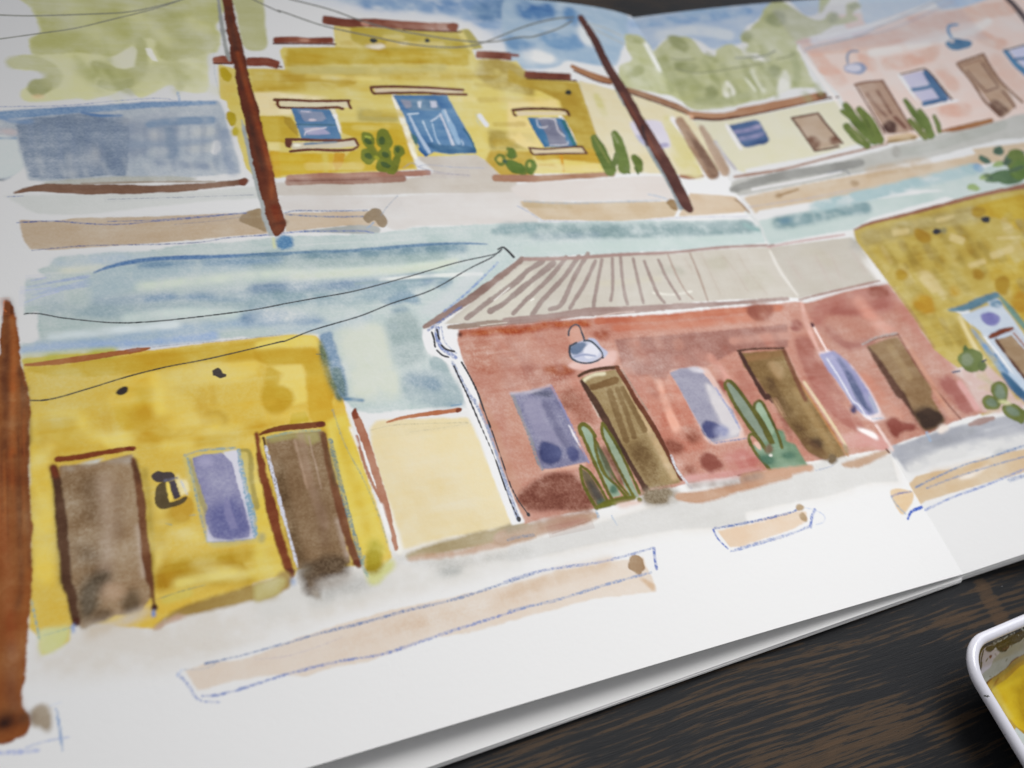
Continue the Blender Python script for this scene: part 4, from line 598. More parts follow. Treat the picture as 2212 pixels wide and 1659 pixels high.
    p('D2', (192,130,120), '540,900 1130,745 1230,880 1000,1000 700,960 580,1100', soft=.8, v=.3); e('D2', (160,84,68), '1060,805,85,55,10', soft=.5); e('D2', (156,84,76), '410,1070,50,48,10', soft=.4); s('D2', (180,108,98), [60,90], '700,960 900,950 1100,880', soft=.6); s('D2', (176,112,102), 60, '660,1100 800,1230 1000,1200', soft=.6)
    s('D2', (214,166,154), 90, '900,880 1050,1050 1150,1120', soft=.8, v=.3); s('D2', (200,138,124), 110, '1240,880 1400,1120 1640,1400', soft=.8, v=.3); p('D2', (176,112,100), '400,1180 560,1200 700,1500 800,1659 600,1659 480,1450', soft=.6, v=.3)
    s('D3', (178,110,98), [80,110,90], '560,60 700,250 900,420', soft=.7, v=.3); s('D3', (204,146,142), 110, '830,520 1000,520 1100,560', soft=.5, v=.2); s('D3', (206,142,122), 100, '930,20 1100,220 1200,330', soft=.6)
    p('D3', (150,72,60), '1115,370 1180,335 1250,380 1340,390 1350,440 1250,460 1200,500 1150,450', e=.5, r=.4); s('D3', (176,104,96), 110, '1600,60 1760,260', soft=.6); s('D3', (214,168,166), [40,60], '1700,60 1840,260', soft=.4)
    s('D2', (216,178,170), [24,40,30,20], '450,890 480,1020 530,1150 600,1300', soft=.3); s('D2', (238,226,226), 14, '545,1080 600,1180 660,1290', e=.2); e('D2', (100,60,70), '535,1065,14,22,-20', e=.25)
    s('D3', (236,232,236), [20,40,30], '900,430 1000,470 1040,500', soft=.3); s('D3', (226,206,204), 20, '1040,400 1120,520 1170,600', soft=.3)
    for i in range(60):
        x, y = rg2.uniform(-150, 2100), rg2.uniform(1120, 1560); P_ = rg2.uniform(60, 260)
        if 380 < x < 900 and y < 1420: continue
        k = [(206,158,144), (184,124,110), (176,112,98), (202,146,128), (190,134,122)][i % 5]
        s('C2', k, rg2.uniform(30, 110), '%d,%d %d,%d' % (x, y, x + P_ * .5, y + P_), soft=.5, a=.38, v=.4, cap=.3)
    # lamp
    K = dict(L='lamp_red')
    p('C2', (218,184,178), '470,1390 560,1340 700,1340 790,1270 860,1280 850,1350 780,1400 600,1420', soft=.4); p('C2', (206,164,150), '480,1120 560,1070 600,1160 500,1220', soft=.3, a=.7)
    p('C2', (176,184,214), '630,1175 690,1175 740,1240 790,1280 760,1330 700,1250', e=.2, **K); p('C2', (188,194,218), '490,1235 600,1185 680,1195 735,1260 745,1320 660,1365 560,1358 500,1325', c=0, e=.15, **K); p('C2', (106,126,158), '492,1240 590,1200 620,1230 560,1290 520,1300 498,1290', e=.3, r=.2); p('C2', (214,216,230), '600,1260 660,1210 720,1270 700,1310 620,1330', soft=.25); s('C2', (150,160,195), 14, '520,1320 600,1300 690,1310', soft=.2)
    for t in ('478,1148 482,1110 505,1075 540,1062 565,1080 585,1130 605,1185', '490,1232 485,1280 505,1330 560,1360 630,1368 700,1350 740,1325', '600,1190 650,1192 700,1230 740,1280 752,1325'): s('C2', (66,78,94), 15, t, e=.12, **K)
    s('C2', (66,78,94), 13, '490,1232 540,1205', e=.12, **K); e('C2', (52,60,76), '747,1322,14,14,0', e=.12)
    # window 1
    K = dict(L='window_red')
    s('C3', (222,184,168), [30,44], '270,755 450,735 600,715', e=.3); q('C3', (136,136,170), '30,155 180,130 335,90 450,300 560,560 640,690 600,700 400,740 260,752 200,560 110,360', e=.22, g=.2, v=.22, **K)
    p('C3', (150,148,180), '120,210 260,210 330,400 430,570 260,560 180,400', soft=.4); s('C3', (112,114,142), [40,60], '200,140 320,150', soft=.4, g=.4); s('C3', (112,112,148), 50, '290,230 400,450 460,560', soft=.4, a=.8); p('C3', (76,84,136), '250,560 300,530 400,570 430,640 380,700 300,710 250,660', e=.4, r=.35); p('C3', (82,88,140), '460,590 520,565 565,620 560,680 510,700 470,650', e=.4, r=.3)
    pen('C3', '30,150 110,350 180,520 230,680 270,750', 26, (148,150,160), pen=.5); pen('C3', '340,85 430,260 560,530 640,700', 16, (140,150,200)); s('C3', (228,228,238), [8,18,8], '480,400 520,480 570,570', e=.15); s('C3', (196,190,205), 22, '20,150 180,135 330,85', soft=.25, a=.7)
    p('C3', (225,200,188), '600,390 650,400 660,440', soft=.3)
    # door 1
    K = dict(L='door_red')
    s('C3', (214,200,190), [14,22], '660,210 720,330', e=.2); q('C2', (156,136,98), '570,1490 700,1440 855,1420 940,1560 C3 1000,170 1160,440 1290,680 1370,850 1260,880 1110,905 960,720 800,420 600,80', e=.2, g=.15, v=.18, **K); q('C3', (196,172,136), '1000,260 1060,300 1200,540 1350,820 1300,840 1150,560', soft=.35); p('C3', (190,168,130), '900,60 960,120 1100,380 1050,330', soft=.2)
    for w_, t in ((52, '800,130 860,300 935,520'), (42, '865,115 940,310 1000,495'), (46, '905,110 990,270 1080,440')): s('C3', (128,104,66), w_, t, e=.2)
    s('C3', (130,100,58), 56, '670,100 760,75 850,45', e=.2); q('C3', (132,110,74), '940,560 1080,500 1180,700 1200,860 1080,850', soft=.5, g=.2, v=.3); s('C3', (214,208,180), 26, '600,50 620,30 C2 600,1520 680,1460 760,1450', soft=.3)
    s('C2', (92,60,38), [24,30,26], '560,1468 640,1430 760,1408 870,1398', e=.14, **K); s('C3', (92,62,46), [30,52,54,44,40], '580,50 680,200 760,340 900,590 1090,915', e=.18, **K); s('C2', (118,66,40), [30,38,40,36,30], '860,1400 950,1550 1010,1659 C3 1130,380 1250,600 1370,830', e=.16, **K); e('C3', (86,52,36), '1085,900,28,28,0', soft=.2)
    p('C3', (140,128,108), '1050,940 1150,890 1300,900 1350,930 1320,1000 1150,1030 1080,1010', soft=.6, g=.3); pen('C3', '1290,640 1340,760 1450,900', 20, (205,210,222), pen=.5); pen('C2', '900,1420 1000,1580 C3 1100,280', 14, (150,150,140), pen=1.0)
    # window 2
    K = dict(L='window_red')
    p('C2', (220,196,190), '1280,1430 1500,1395 1580,1410 C3 1700,140 1850,420 1880,510 1640,560 1560,520 1440,250', c=0, soft=.3, a=.8)
    q('C2', (156,156,178), '1280,1445 1360,1410 1500,1400 1590,1500 1700,1659 C3 1780,280 1830,410 1830,490 1620,540 1560,480 1480,330 1330,60', e=.28, g=.15, v=.25, **K); q('C3', (204,202,208), '1560,60 1660,130 1840,430 1820,490 1660,520 1700,420 1600,200', soft=.5); p('C3', (78,84,134), '1530,400 1570,365 1640,380 1690,430 1670,490 1600,505 1540,470', e=.4, r=.3); e('C3', (150,155,190), '1690,450,60,50,0', soft=.5); p('C2', (206,205,215), '1420,1405 1500,1400 1560,1440 1480,1440', soft=.3)
    pen('C3', '1640,100 1720,230 1840,430', 14, (150,160,205)); pen('C3', '1630,545 1750,525 1885,505', 14, (125,138,180)); pen('C3', '1390,160 1480,330 1600,540', 14, (165,165,185), pen=.95)
    # door 2
    K = dict(L='door_red')
    q('C2', (136,112,72), '1850,1290 2000,1275 2180,1262 D2 330,1300 D3 430,50 560,250 700,450 800,640 740,660 640,680 500,610 330,380 80,20 D2 -10,1400', e=.3, g=.15, v=.25, **K); p('C2', (166,140,104), '2060,1380 2100,1350 2180,1400 2150,1500', soft=.5); s('D3', (160,134,92), 50, '400,120 560,380 700,580', soft=.5, a=.8); s('D3', (108,82,48), 80, '180,60 350,320 480,500', soft=.7, a=.8, g=.3); s('C2', (150,118,80), 50, '1900,1330 2150,1290', soft=.4)
    s('C2', (88,54,44), [26,36,34,24], '1835,1285 1920,1440 2040,1640 D3 180,160 220,220', e=.22, **K); s('C2', (96,64,50), 14, '1815,1270 1950,1255 2185,1248', e=.16, **K); s('D3', (176,128,84), [14,20,18], '400,20 560,250 700,470 815,640', e=.25, **K); s('D2', (130,85,60), 30, '310,1270 400,1480 480,1659', e=.3, **K); s('D3', (214,198,170), 20, '470,60 640,310 800,560', soft=.3)
    e('D3', (82,60,38), '565,545,58,44,20', soft=.5); e('D3', (108,92,68), '692,672,38,42,0', e=.35); e('D3', (150,140,110), '800,590,20,40,-20', soft=.3); s('D3', (120,90,60), 80, '480,540 620,640', soft=.5, a=.6); s('C3', (205,165,140), [8,12], '2110,210 2170,310', e=.3, a=.7)
    # window 3
    K = dict(L='window_red')
    p('D2', (232,226,234), '580,1290 660,1262 850,1390 1000,1600 D3 1080,300 1110,350 1010,370 950,340', c=0, soft=.3); q('D2', (154,156,200), '585,1295 700,1266 810,1350 920,1490 1000,1620 D3 1060,300 960,325 880,280 780,120 690,0 D2 660,1430', e=.3, v=.2, **K)
    s('D2', (98,110,150), [14,50,56,50,20], '740,1330 830,1470 900,1620 D3 920,200 1000,300', soft=.35); s('D2', (214,218,234), 12, '650,1330 760,1500 850,1659 D3 900,240 960,330', e=.2); e('D3', (72,62,104), '860,275,24,34,0', soft=.3); s('D3', (170,178,205), 26, '990,180 1040,290', soft=.3); pen('D3', '1010,350 1100,345', 14, (150,175,205))
    # door 3
    K = dict(L='door_red')
    q('D2', (146,120,88), '960,1232 1100,1180 1210,1152 1330,1330 1480,1560 D3 1480,180 1590,370 1500,430 1420,445 1300,250 1100,0 D2 1050,1370', e=.3, g=.12, v=.22, **K); s('D2', (102,70,56), [20,50,56,44,20], '975,1235 1080,1390 1230,1620 D3 1240,150 1340,320', e=.35, **K); s('D2', (126,78,52), [14,18,16], '940,1215 1050,1170 1215,1138', e=.18, **K); p('D3', (76,56,42), '1330,290 1420,250 1540,300 1580,370 1470,440 1400,420', soft=.6); s('D2', (164,140,104), 50, '1150,1240 1300,1480', soft=.4, a=.7)
    s('D2', (148,92,76), [14,12,16], '1220,1150 1300,1290 1400,1450 D3 1520,130 1620,250 1710,350', e=.18, **K); s('D2', (206,160,140), 30, '1260,1180 1400,1400 D3 1540,180 1640,340', soft=.4, a=.7); pen('D2', '930,1220 1040,1165 1200,1130', 22, (180,170,170), pen=.6); e('D3', (226,220,216), '1570,430,50,30,-30', soft=.4)
    # cactus 1
    K = dict(L='cactus_red'); O = (104,102,30)
    p('C3', (150,176,152), '565,395 600,390 680,480 740,640 830,840 900,960 820,980 740,800 640,600 580,480', c=0, e=.18, **K); p('C3', (152,168,148), '745,390 770,400 870,560 950,760 1040,970 960,975 880,800 800,620 750,480', c=0, e=.18, **K); p('C3', (112,100,78), '570,740 640,780 730,920 800,1040 720,1065 640,940 590,820', c=0, e=.2, **K)
    for w_, t in ((32, '575,470 565,420 590,392 640,420 690,490'), (30, '575,450 640,600 720,780 790,930 830,1000'), (30, '680,480 700,620 760,780 860,880 930,960'), (26, '745,385 745,470 800,600'), (26, '760,400 860,560 950,740 1040,940'), (26, '690,520 780,700 860,840 950,950'), (26, '800,600 880,760 990,960'), (26, '572,720 640,770 720,880 800,1030'), (30, '570,740 590,850 640,960 700,1060')):
        s('C3', O, w_, t, e=.16, v=.25, **K)
    p('C3', (92,96,70), '700,560 760,620 820,760 850,850 780,780', soft=.3); s('C3', (120,82,60), 34, '760,580 850,740 900,860', soft=.4, a=.8); e('C3', (84,120,100), '835,910,36,44,-20 735,1010,36,30,0', e=.3); s('C3', (76,72,72), [20,50,30], '640,850 690,930 740,1010', soft=.4, a=.8)
    s('C3', (104,106,26), [40,60,60,40], '700,1055 790,1020 900,990 1000,975', e=.25, v=.3, **K); e('C3', (112,116,36), '1040,990,26,22,30 840,1015,30,22,0', e=.2, **K); p('C3', (214,180,166), '850,1020 1000,1000 1060,1010 900,1060', soft=.3, a=.7)
    # cactus 2
    p('C3', (138,152,140), '1725,70 1750,55 1830,130 1930,280 2030,440 2080,560 2030,590 1940,470 1840,320 1750,180', c=0, e=.25, **K); p('C3', (156,178,158), '1955,215 2010,210 2070,330 2120,440 D3 300,580 C3 2120,600 2010,400 1950,290', c=0, e=.25, **K); q('D3', (128,160,134), '40,560 200,520 240,430 310,440 330,530 400,550 450,640 515,745 350,755 220,775 140,690', e=.3, v=.35, **K)
    for w_, t in ((30, '1720,110 1720,65 1755,52 1830,130 1930,270 2010,400 2080,540'), (30, '1725,100 1790,230 1880,370 1960,480 2030,580'), (26, '1960,320 1950,240 2000,210 2060,310 2130,460 D3 295,580'), (24, '1960,290 2030,400 2100,540'), (28, '1920,560 1905,500 1930,470 1990,520 2040,600'), (26, '1910,520 1960,620 2030,700 2090,780')): s('C3', (100,100,38), w_, t, e=.2, **K)
    e('D3', (84,124,104), '180,670,70,34,20 350,640,60,30,0', soft=.5); e('D3', (120,104,84), '190,590,30,40,30', soft=.3); e('D3', (232,232,230), '205,640,16,12,0', e=.25); e('C3', (214,180,168), '1975,560,20,44,-40', e=.25)
    # base strokes
    K = dict(L='kerb_lower')
    s('C3', (190,158,136), [50,90,80,70], '1345,965 1520,970 1800,900 2212,790', e=.3, v=.25, **K); s('D3', (192,158,136), [90,70,50], '0,830 300,770 520,740', e=.3, **K); s('D3', (182,156,136), [30,66,56,26], '780,715 900,700 1050,640 1140,610', e=.3, **K); s('C3', (150,136,130), 50, '1440,880 1700,860 2000,800', soft=.5, a=.7); s('D3', (164,140,136), [30,58,36], '1780,395 1870,370 1965,345', e=.25, **K)
    e('C3', (196,140,130), '440,1180,200,30,-14', soft=.5, a=.8); q('C3', (176,142,122), '130,1190 500,1090 700,1060 640,1130 300,1230', soft=.5, a=.7); s('C3', (160,110,96), 7, '350,1260 640,1160', e=.2, a=.7)
    pen('C3', '700,1080 715,1130', 20, (150,180,210)); pen('C3', '820,1120 860,1190', 16, (170,190,215)); s('D3', (120,90,80), 12, '1120,590 1145,620'); pen('D3', '560,760 640,740 700,720', 10, (150,165,195)); pen('D3', '1440,460 1470,520', 22, (150,180,215))
    # downspout
    K = dict(L='downspout')
    q('B2', (232,233,238), '1335,1100 1560,1095 1620,1110 1605,1190 1650,1350 1720,1500 1790,1659 B3 1780,250 1900,600 2060,1000 2140,1170 2040,1190 1900,830 1760,420 1660,180 1610,0 B2 1570,1400 1480,1330 1370,1280 1330,1170', e=.25, v=.05, **K)
    pen('B2', '1375,1108 1500,1020 1640,920', 18, (110,130,185)); pen('B2', '1500,960 1650,840 1800,700 1930,570', 16, (130,155,205)); pen('B2', '1450,1090 1450,1170 1490,1250 1590,1320', 34, (140,155,205), pen=.45); pen('B2', '1480,1080 1510,1200 1600,1290', 10, (150,165,205)); pen('B2', '1570,1360 1640,1500 1730,1659 B3 1740,200 1860,450 1960,760 2090,1150', 26, (160,172,205), pen=.5)
    I_ = (66,66,72)
    for w_, t in ((14, 'B2 1405,1122 1422,1170 1432,1240'), (14, 'B2 1445,1100 1455,1140 1465,1178'), (16, 'B2 1482,1225 1520,1258 1585,1275'), (14, 'B2 1445,1265 1490,1305 1538,1320'), (12, 'B2 1580,1388 1640,1520 1705,1659 B3 1700,180 1800,420'), (8, 'B3 1800,420 1900,650 1970,850 2030,1010 2095,1150'), (13, 'B2 1640,1358 1700,1460 1760,1580 B3 1720,30 1800,230 1870,420'), (9, 'B3 1870,420 1950,640 2010,830 2080,980 2175,1115')): ink('B2', t, w_, I_, **K)
    e('B3', I_, '2095,1145,12,20,-20 2172,1108,11,18,-30', e=.1, **K); e('B2', (90,36,26), '1628,1140,16,24,30', e=.3)
    # ---- far right gold house
    K = dict(L='house_right')
    q('D2', (198,178,98), '862,320 1000,255 1400,150 1750,60 2040,0 D1 2300,1480 D2 2300,1500 2212,1300 2020,870 1990,850 1640,950 1740,990 1830,1150 1910,1340 1690,1410 1500,1260 1340,1010 1180,790 1000,550 880,400', e=.28, v=.28, **K)
    q('D2', (184,168,112), '880,340 1300,230 1800,120 1900,160 1850,250 1400,320 1100,420 960,430 1200,780 1000,520', soft=.8, v=.4); q('D2', (200,168,48), '1820,120 2212,20 2300,300 2212,340 2000,220 1900,200', e=.5, v=.3); q('D2', (202,176,76), '1900,560 2212,400 2300,900 2212,1100 2100,850 1980,780', soft=.8, v=.4)
    for t in ('1100,440 1200,600', '1250,420 1380,640', '1400,380 1560,600', '1560,340 1720,580', '1700,300 1840,520', '1500,640 1640,860', '1640,620 1760,800', '1860,420 1960,560', '1280,800 1420,980', '1480,1000 1620,1220', '1640,1020 1740,1250'): s('D2', (176,156,80), 60, t, soft=.6, a=.75, v=.4)

    for i in range(95):
        x, y = rg2.uniform(950, 2200), rg2.uniform(60, 1150)
        if y < 330 - (x - 860) * .26 + 40 or x < 900 + (y - 330) * .62 + 40 or (x > 1560 + (y - 900) * .4 and y > 780): continue
        L_ = rg2.uniform(40, 150)
        s('D2', [(190,170,92), (178,158,84), (206,188,120), (186,160,66), (200,184,128), (172,152,92)][i % 6], rg2.uniform(34, 80), '%d,%d %d,%d' % (x, y, x + L_ * .55, y + L_), e=.35, r=.25, a=.55, v=.4, cap=.3)
    e('D2', (176,142,36), '1405,360,78,46,35 1240,670,55,48,20 1850,665,50,42,40 2040,750,60,80,0 1850,170,60,45,0', e=.5, v=.25); e('D2', (190,150,40), '1420,900,90,70,30 2180,880,60,80,0 1660,800,40,40,0', soft=.6)
    for t, w_ in (('1170,340 1300,320', 56), ('1520,240 1660,205', 30), ('1400,690 1500,800', 50), ('2000,380 2180,370', 26), ('2050,310 2120,285', 22), ('1950,520 2120,460', 60), ('1630,370 1730,400', 60), ('1780,600 1900,560', 40)): s('D2', (216,200,150), w_, t, e=.4, r=.4, a=.7, cap=.3)
    p('D2', (212,196,150), '1380,660 1470,650 1560,780 1620,830 1500,790', soft=.6, a=.7); s('D2', (178,148,110), 20, '1180,770 1340,990 1500,1240', soft=.4, a=.7)
    s('D2', (160,104,80), [12,26,30,28], '865,312 1000,258 1300,185 1700,80 2040,-5', e=.22, L='roof_right'); s('D1', (164,108,82), [22,28], '1640,1600 1900,1535 2300,1470', e=.22, L='roof_right'); e('D2', (44,46,62), '1522,325,38,24,-10 1908,230,38,27,0', e=.25, L='vent_right'); e('D2', (150,145,110), '1575,315,25,25,0', soft=.4)
    K = dict(L='door_right')
    q('D2', (192,206,226), '1700,985 1800,960 2010,880 2120,1010 2240,1180 2240,1620 2100,1500 1960,1260 1860,1110', e=.3, v=.25, **K); s('D2', (92,134,158), [20,56,60,50], '1610,950 1750,925 1880,870 1990,830', e=.3, **K); e('D2', (84,130,165), '1990,900,50,30,0', soft=.4); s('D2', (112,150,140), [20,44,40], '2020,840 2120,960 2240,1110', e=.35, **K)
    p('D2', (126,126,192), '1870,985 1950,965 2020,1000 2010,1050 1950,1075 1890,1040', e=.35); s('D2', (120,160,205), [20,40,60,60], '1800,1100 1900,1230 2050,1430 2230,1640', soft=.4); s('D2', (236,240,246), 14, '1900,1160 2050,1350 2212,1580', e=.25); s('D2', (88,136,185), 22, '1980,1300 2120,1500 2212,1600', soft=.3); s('D2', (222,210,165), 30, '1700,1000 1800,1200 1900,1350', soft=.3)
    s('D3', (62,112,152), [30,80,50], '2040,-10 2120,80 2230,200', e=.35, **K); s('D3', (186,206,228), 30, '2100,-10 2230,120', soft=.3); q('D2', (160,136,108), '1975,1190 2110,1145 2240,1290 2240,1500 2100,1340', e=.25, **K); s('D2', (112,80,66), 22, '1990,1180 2080,1310 2230,1500', soft=.3); s('D2', (132,66,38), [34,46,30], '1945,1158 2040,1115 2118,1092', e=.2, **K); s('D2', (150,90,60), 14, '2130,1130 2240,1260', e=.25)
    p('D2', (210,188,184), '1640,1430 1900,1360 2050,1500 2150,1659 D3 2212,200 2212,300 1900,310 1830,210 1720,30', c=0, soft=.5, v=.3); p('D2', (192,188,160), '1820,1440 1980,1560 D3 2060,120 1900,60', soft=.5)
    K = dict(L='cactus_right', e=.28)
    e('D2', (84,108,60), '1752,1265,24,40,-20', **K); e('D2', (104,120,66), '1790,1345,100,92,30', **K); e('D2', (96,112,64), '1880,1390,34,44,0', **K); e('D2', (130,146,112), '1760,1340,44,50,0', soft=.4); e('D3', (112,122,62), '2020,140,66,92,-15 1950,225,78,56,20 2130,300,100,60,30 2190,330,40,60,0', **K); e('D3', (126,146,122), '2022,142,40,62,-15 1955,225,46,32,20 2120,290,60,32,30', e=.3)
    ink('D2', '1880,1355 1910,1342', 14, (70,80,100)); ink('D2', '1645,1440 1700,1430', 16, (110,110,130)); e('D3', (210,215,160), '2060,220,50,16,10', soft=.3)
    # ---- kerbs, lower strip
    K = dict(L='kerb_lower')
    q('A4', (219,206,193), '1465,890 1620,835 1900,800 2212,690 B4 0,745 300,640 560,560 1000,430 1600,300 2212,165 C4 0,185 400,90 C3 400,1560 900,1470 1070,1445 1090,1520 1140,1600 C4 1175,262 700,318 300,420 0,505 B4 2212,460 1700,590 1400,630 900,820 620,860 400,932 200,920 0,945 A4 2212,910 1900,960 1750,990 1620,1040 1560,1040 1500,960', e=.2, v=.16, g=.1, **K)
    s('B4', (214,196,178), 110, '700,690 1100,560 1500,470 2000,300 2212,260', soft=1., v=.4, g=.3, a=.7); s('C4', (208,184,158), 90, '60,240 400,140 800,40', soft=.8, v=.4, a=.7); p('C4', (206,180,152), '1040,150 1150,200 1160,260 1110,230', e=.4)
    p('C3', (166,140,112), '970,1440 1010,1432 1060,1455 1070,1500 1085,1530 1060,1570 1045,1600 1000,1570 960,1550 948,1500', e=.14, r=.3)
    BP = (112,134,190)
    pen('A4', '1450,880 1600,875 1700,840 1620,835', 10, (165,175,190), pen=1.); pen('A4', '1620,835 1900,770 2212,685 B4 200,690 500,600 900,500 1200,415 1600,320 2000,190 2212,120', [18,22,20], (120,140,180)); pen('A4', '1590,1090 1700,1085 1850,1050 2212,935 B4 200,935 400,880 700,810 1000,762 1200,700 1500,595 1800,500 2212,370', [18,24], (118,138,196)); pen('B4', '0,800 250,775 500,700 700,620', 8, (190,180,190), pen=1)
    pen('C4', '0,415 300,350 500,295 800,200 1130,112', 22, (140,160,200)); pen('A4', '1400,920 1470,980 1540,1090 1600,1130 1740,1140', [30,24,14], (150,162,200)); pen('A4', '1440,880 1400,930', 22, (190,200,220), pen=.9); pen('C3', '-30,1640 200,1570 400,1530 700,1490 950,1430 1150,1372', 20, (130,148,200), pen=.85); pen('C3', '1152,1375 1160,1450 1175,1540', 24, (98,122,195), pen=.6)
    q('C3', (216,201,184), '1655,1235 2212,1130 D3 0,1180 400,1080 490,1085 500,1155 400,1220 0,1345 C3 2212,1290 1755,1375', e=.2, **K); pen('C3', '1635,1218 1800,1190 2000,1150 2230,1095 D3 150,1130 420,1065', 18, BP, pen=.6); pen('C3', '1620,1225 1660,1300 1740,1380', 14, (105,128,200), pen=.5); pen('C3', '1765,1400 1900,1360 2212,1270 D3 100,1340 350,1265 520,1200', 22, (135,155,205)); pen('D3', '555,1070 530,1130 522,1210', 26, (112,135,205), pen=.55); pen('D3', '480,1055 560,1075 630,1120 620,1170 560,1190', 10, (180,195,225))
    e('D3', (172,152,124), '435,1052,34,28,0 462,1130,28,44,-40', e=.25)
    q('D3', (210,191,163), '1300,870 1355,805 1500,770 1700,740 1900,660 2212,590 2300,570 2300,740 2212,770 1900,860 1700,920 1430,1000 1395,1030 1340,940', e=.28, v=.22, **K); p('D3', (208,189,161), '1150,930 1180,905 1250,905 1330,930 1335,990 1300,1050 1250,1110 1205,1060 1170,990', e=.28, **K); s('D3', (236,232,226), [20,40,20], '1700,820 1800,790 1920,720', soft=.35); s('D3', (202,176,138), 70, '1500,800 1700,760 1900,700', soft=.6, a=.7)
    pen('D3', '1350,895 1500,820 1750,710 1900,670 2212,560', 14, (125,150,190), pen=.6); pen('D3', '1440,900 1650,820 1900,740 2212,650', 14, (130,152,192)); pen('D3', '1430,1072 1650,970 1900,880 2212,750', 18, (130,152,210)); pen('D3', '1160,965 1230,940 1315,928', 14, (120,125,175), pen=.5); pen('D3', '1160,970 1210,1040 1275,1105', 14, (140,165,195)); pen('D3', '1290,1145 1320,1085 1400,1050', [16,24], (80,110,205), pen=.35)
    # ---- tall brown pole, left edge
    K = dict(L='pole', hz=0)
    p('A4', (158,142,122), '230,1200 320,1150 380,1180 402,1270 382,1385 330,1340 250,1320', e=.35, v=.3)
    q('A2', (144,84,38), '25,862 70,872 110,920 132,1100 150,1250 175,1400 212,1540 232,1659 A3 238,300 232,450 228,900 245,1250 262,1550 A4 262,80 248,260 222,600 200,850 182,1050 190,1180 235,1230 235,1310 195,1400 120,1440 0,1480 -200,1500 -200,300 A3 -200,200 A2 -5,1300 8,1100 15,950', e=.14, v=.2, r=.3, **K)
    for w_, c_, t in ((60, (84,42,22), '45,880 70,1000 60,1200 30,1500 A3 60,300 50,900'), (40, (92,56,34), '140,1400 170,1659 A3 150,500 150,1100 170,1659 A4 130,400'), (36, (166,92,40), '90,1000 110,1300 100,1600 A3 90,500 100,900'), (34, (154,90,40), '210,300 190,900 210,1500 A4 200,300 170,700'), (50, (150,78,38), '20,700 30,1200 60,1659 A4 60,300 110,800'), (30, (78,50,34), '210,100 225,500 200,640 A4 230,60'), (90, (136,84,52), '90,700 90,1050 120,1180')):
        s('A3' if w_ not in (60, 40, 36) else 'A2', c_, w_, t if w_ in (60, 40, 36) else ('A3 ' + t if w_ != 90 else 'A4 ' + t), soft=.5, a=.75, v=.4, hz=0)
    for i in range(26):
        x = rg2.uniform(-40, 215); y = rg2.uniform(0, 1100); L_ = rg2.uniform(250, 560)
        s('A3', [(98,50,22), (160,92,38), (84,52,32), (150,80,36)][i % 4], rg2.uniform(7, 22), '%d,%d %d,%d %d,%d' % (x, y, x + 4, y + L_ / 2, x + 8, y + L_), soft=.3, a=.35, hz=0)
    s('A2', (196,120,70), 8, '30,870 24,930 45,960', e=.15); e('A4', (56,26,14), '45,1290,75,80,20', soft=.6); e('A4', (90,60,40), '190,1270,50,50,0', soft=.5)
    pen('A4', '440,1190 460,1300 480,1420 490,1520', [16,24], (150,168,196), pen=.5); pen('A4', '-20,1540 120,1535 300,1520', 34, (168,176,210), pen=.7); pen('A4', '200,1500 350,1450 550,1415', 12, (150,165,205), pen=.6); pen('A4', '390,1170 480,1140', 10, (190,200,220), pen=1)
    # ink wires of lower strip
    K = dict(L='wire'); W = (56,58,62)
    ink('A2', '205,974 300,975 400,992 500,1010 800,1042 950,1048 1050,1047 1300,1030 1700,985 2000,945 2212,905 B2 0,943 250,895 500,850 800,795 1200,688 1600,572 1900,505 1965,465', [9, 8], W, **K); ink('A3', 'A3 232,205 350,202 500,170 750,95 1000,18 A2 1300,1400 1600,1343 1900,1275 2212,1200 B2 0,1245 250,1190 450,1110 650,1050 850,990 1100,890 1400,790 1700,620 1880,530 1960,462', [10, 9], W, **K)
    ink('B2', '1930,465 1970,450 2010,480 2055,528', [12, 20], W, **K); ink('A2', '188,980 205,974', 10, W)
    # flecks
    for t in ('A2 130,643,4,4,0', 'B4 905,310,12,5,-30', 'C4 1775,408,4,4,0', 'D3 510,1530,5,4,0', 'B2 1120,460,3,3,0'): cd, r_ = t.split(); e(cd, (120,116,112), r_, e=.08)
    return CV
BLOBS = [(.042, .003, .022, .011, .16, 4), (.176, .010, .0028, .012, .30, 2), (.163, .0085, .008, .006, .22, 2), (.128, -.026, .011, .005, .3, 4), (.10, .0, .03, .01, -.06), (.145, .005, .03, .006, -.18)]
LIGHTS = [('window', (.60, .36, .34), (.27, .14, 0), .40, .6, (.93, .97, 1.05), .40, 130), ('added_key_lamp', (.20, .22, .36), (.10, .005, 0), .26, .262, (1., .985, .97), .26, 67)]  # second lamp is added overhead; its narrow spread dims the page's top left
WORLD = ((.955, .955, .985, 1), .345)
EXPO = 0.; FST = 13.2
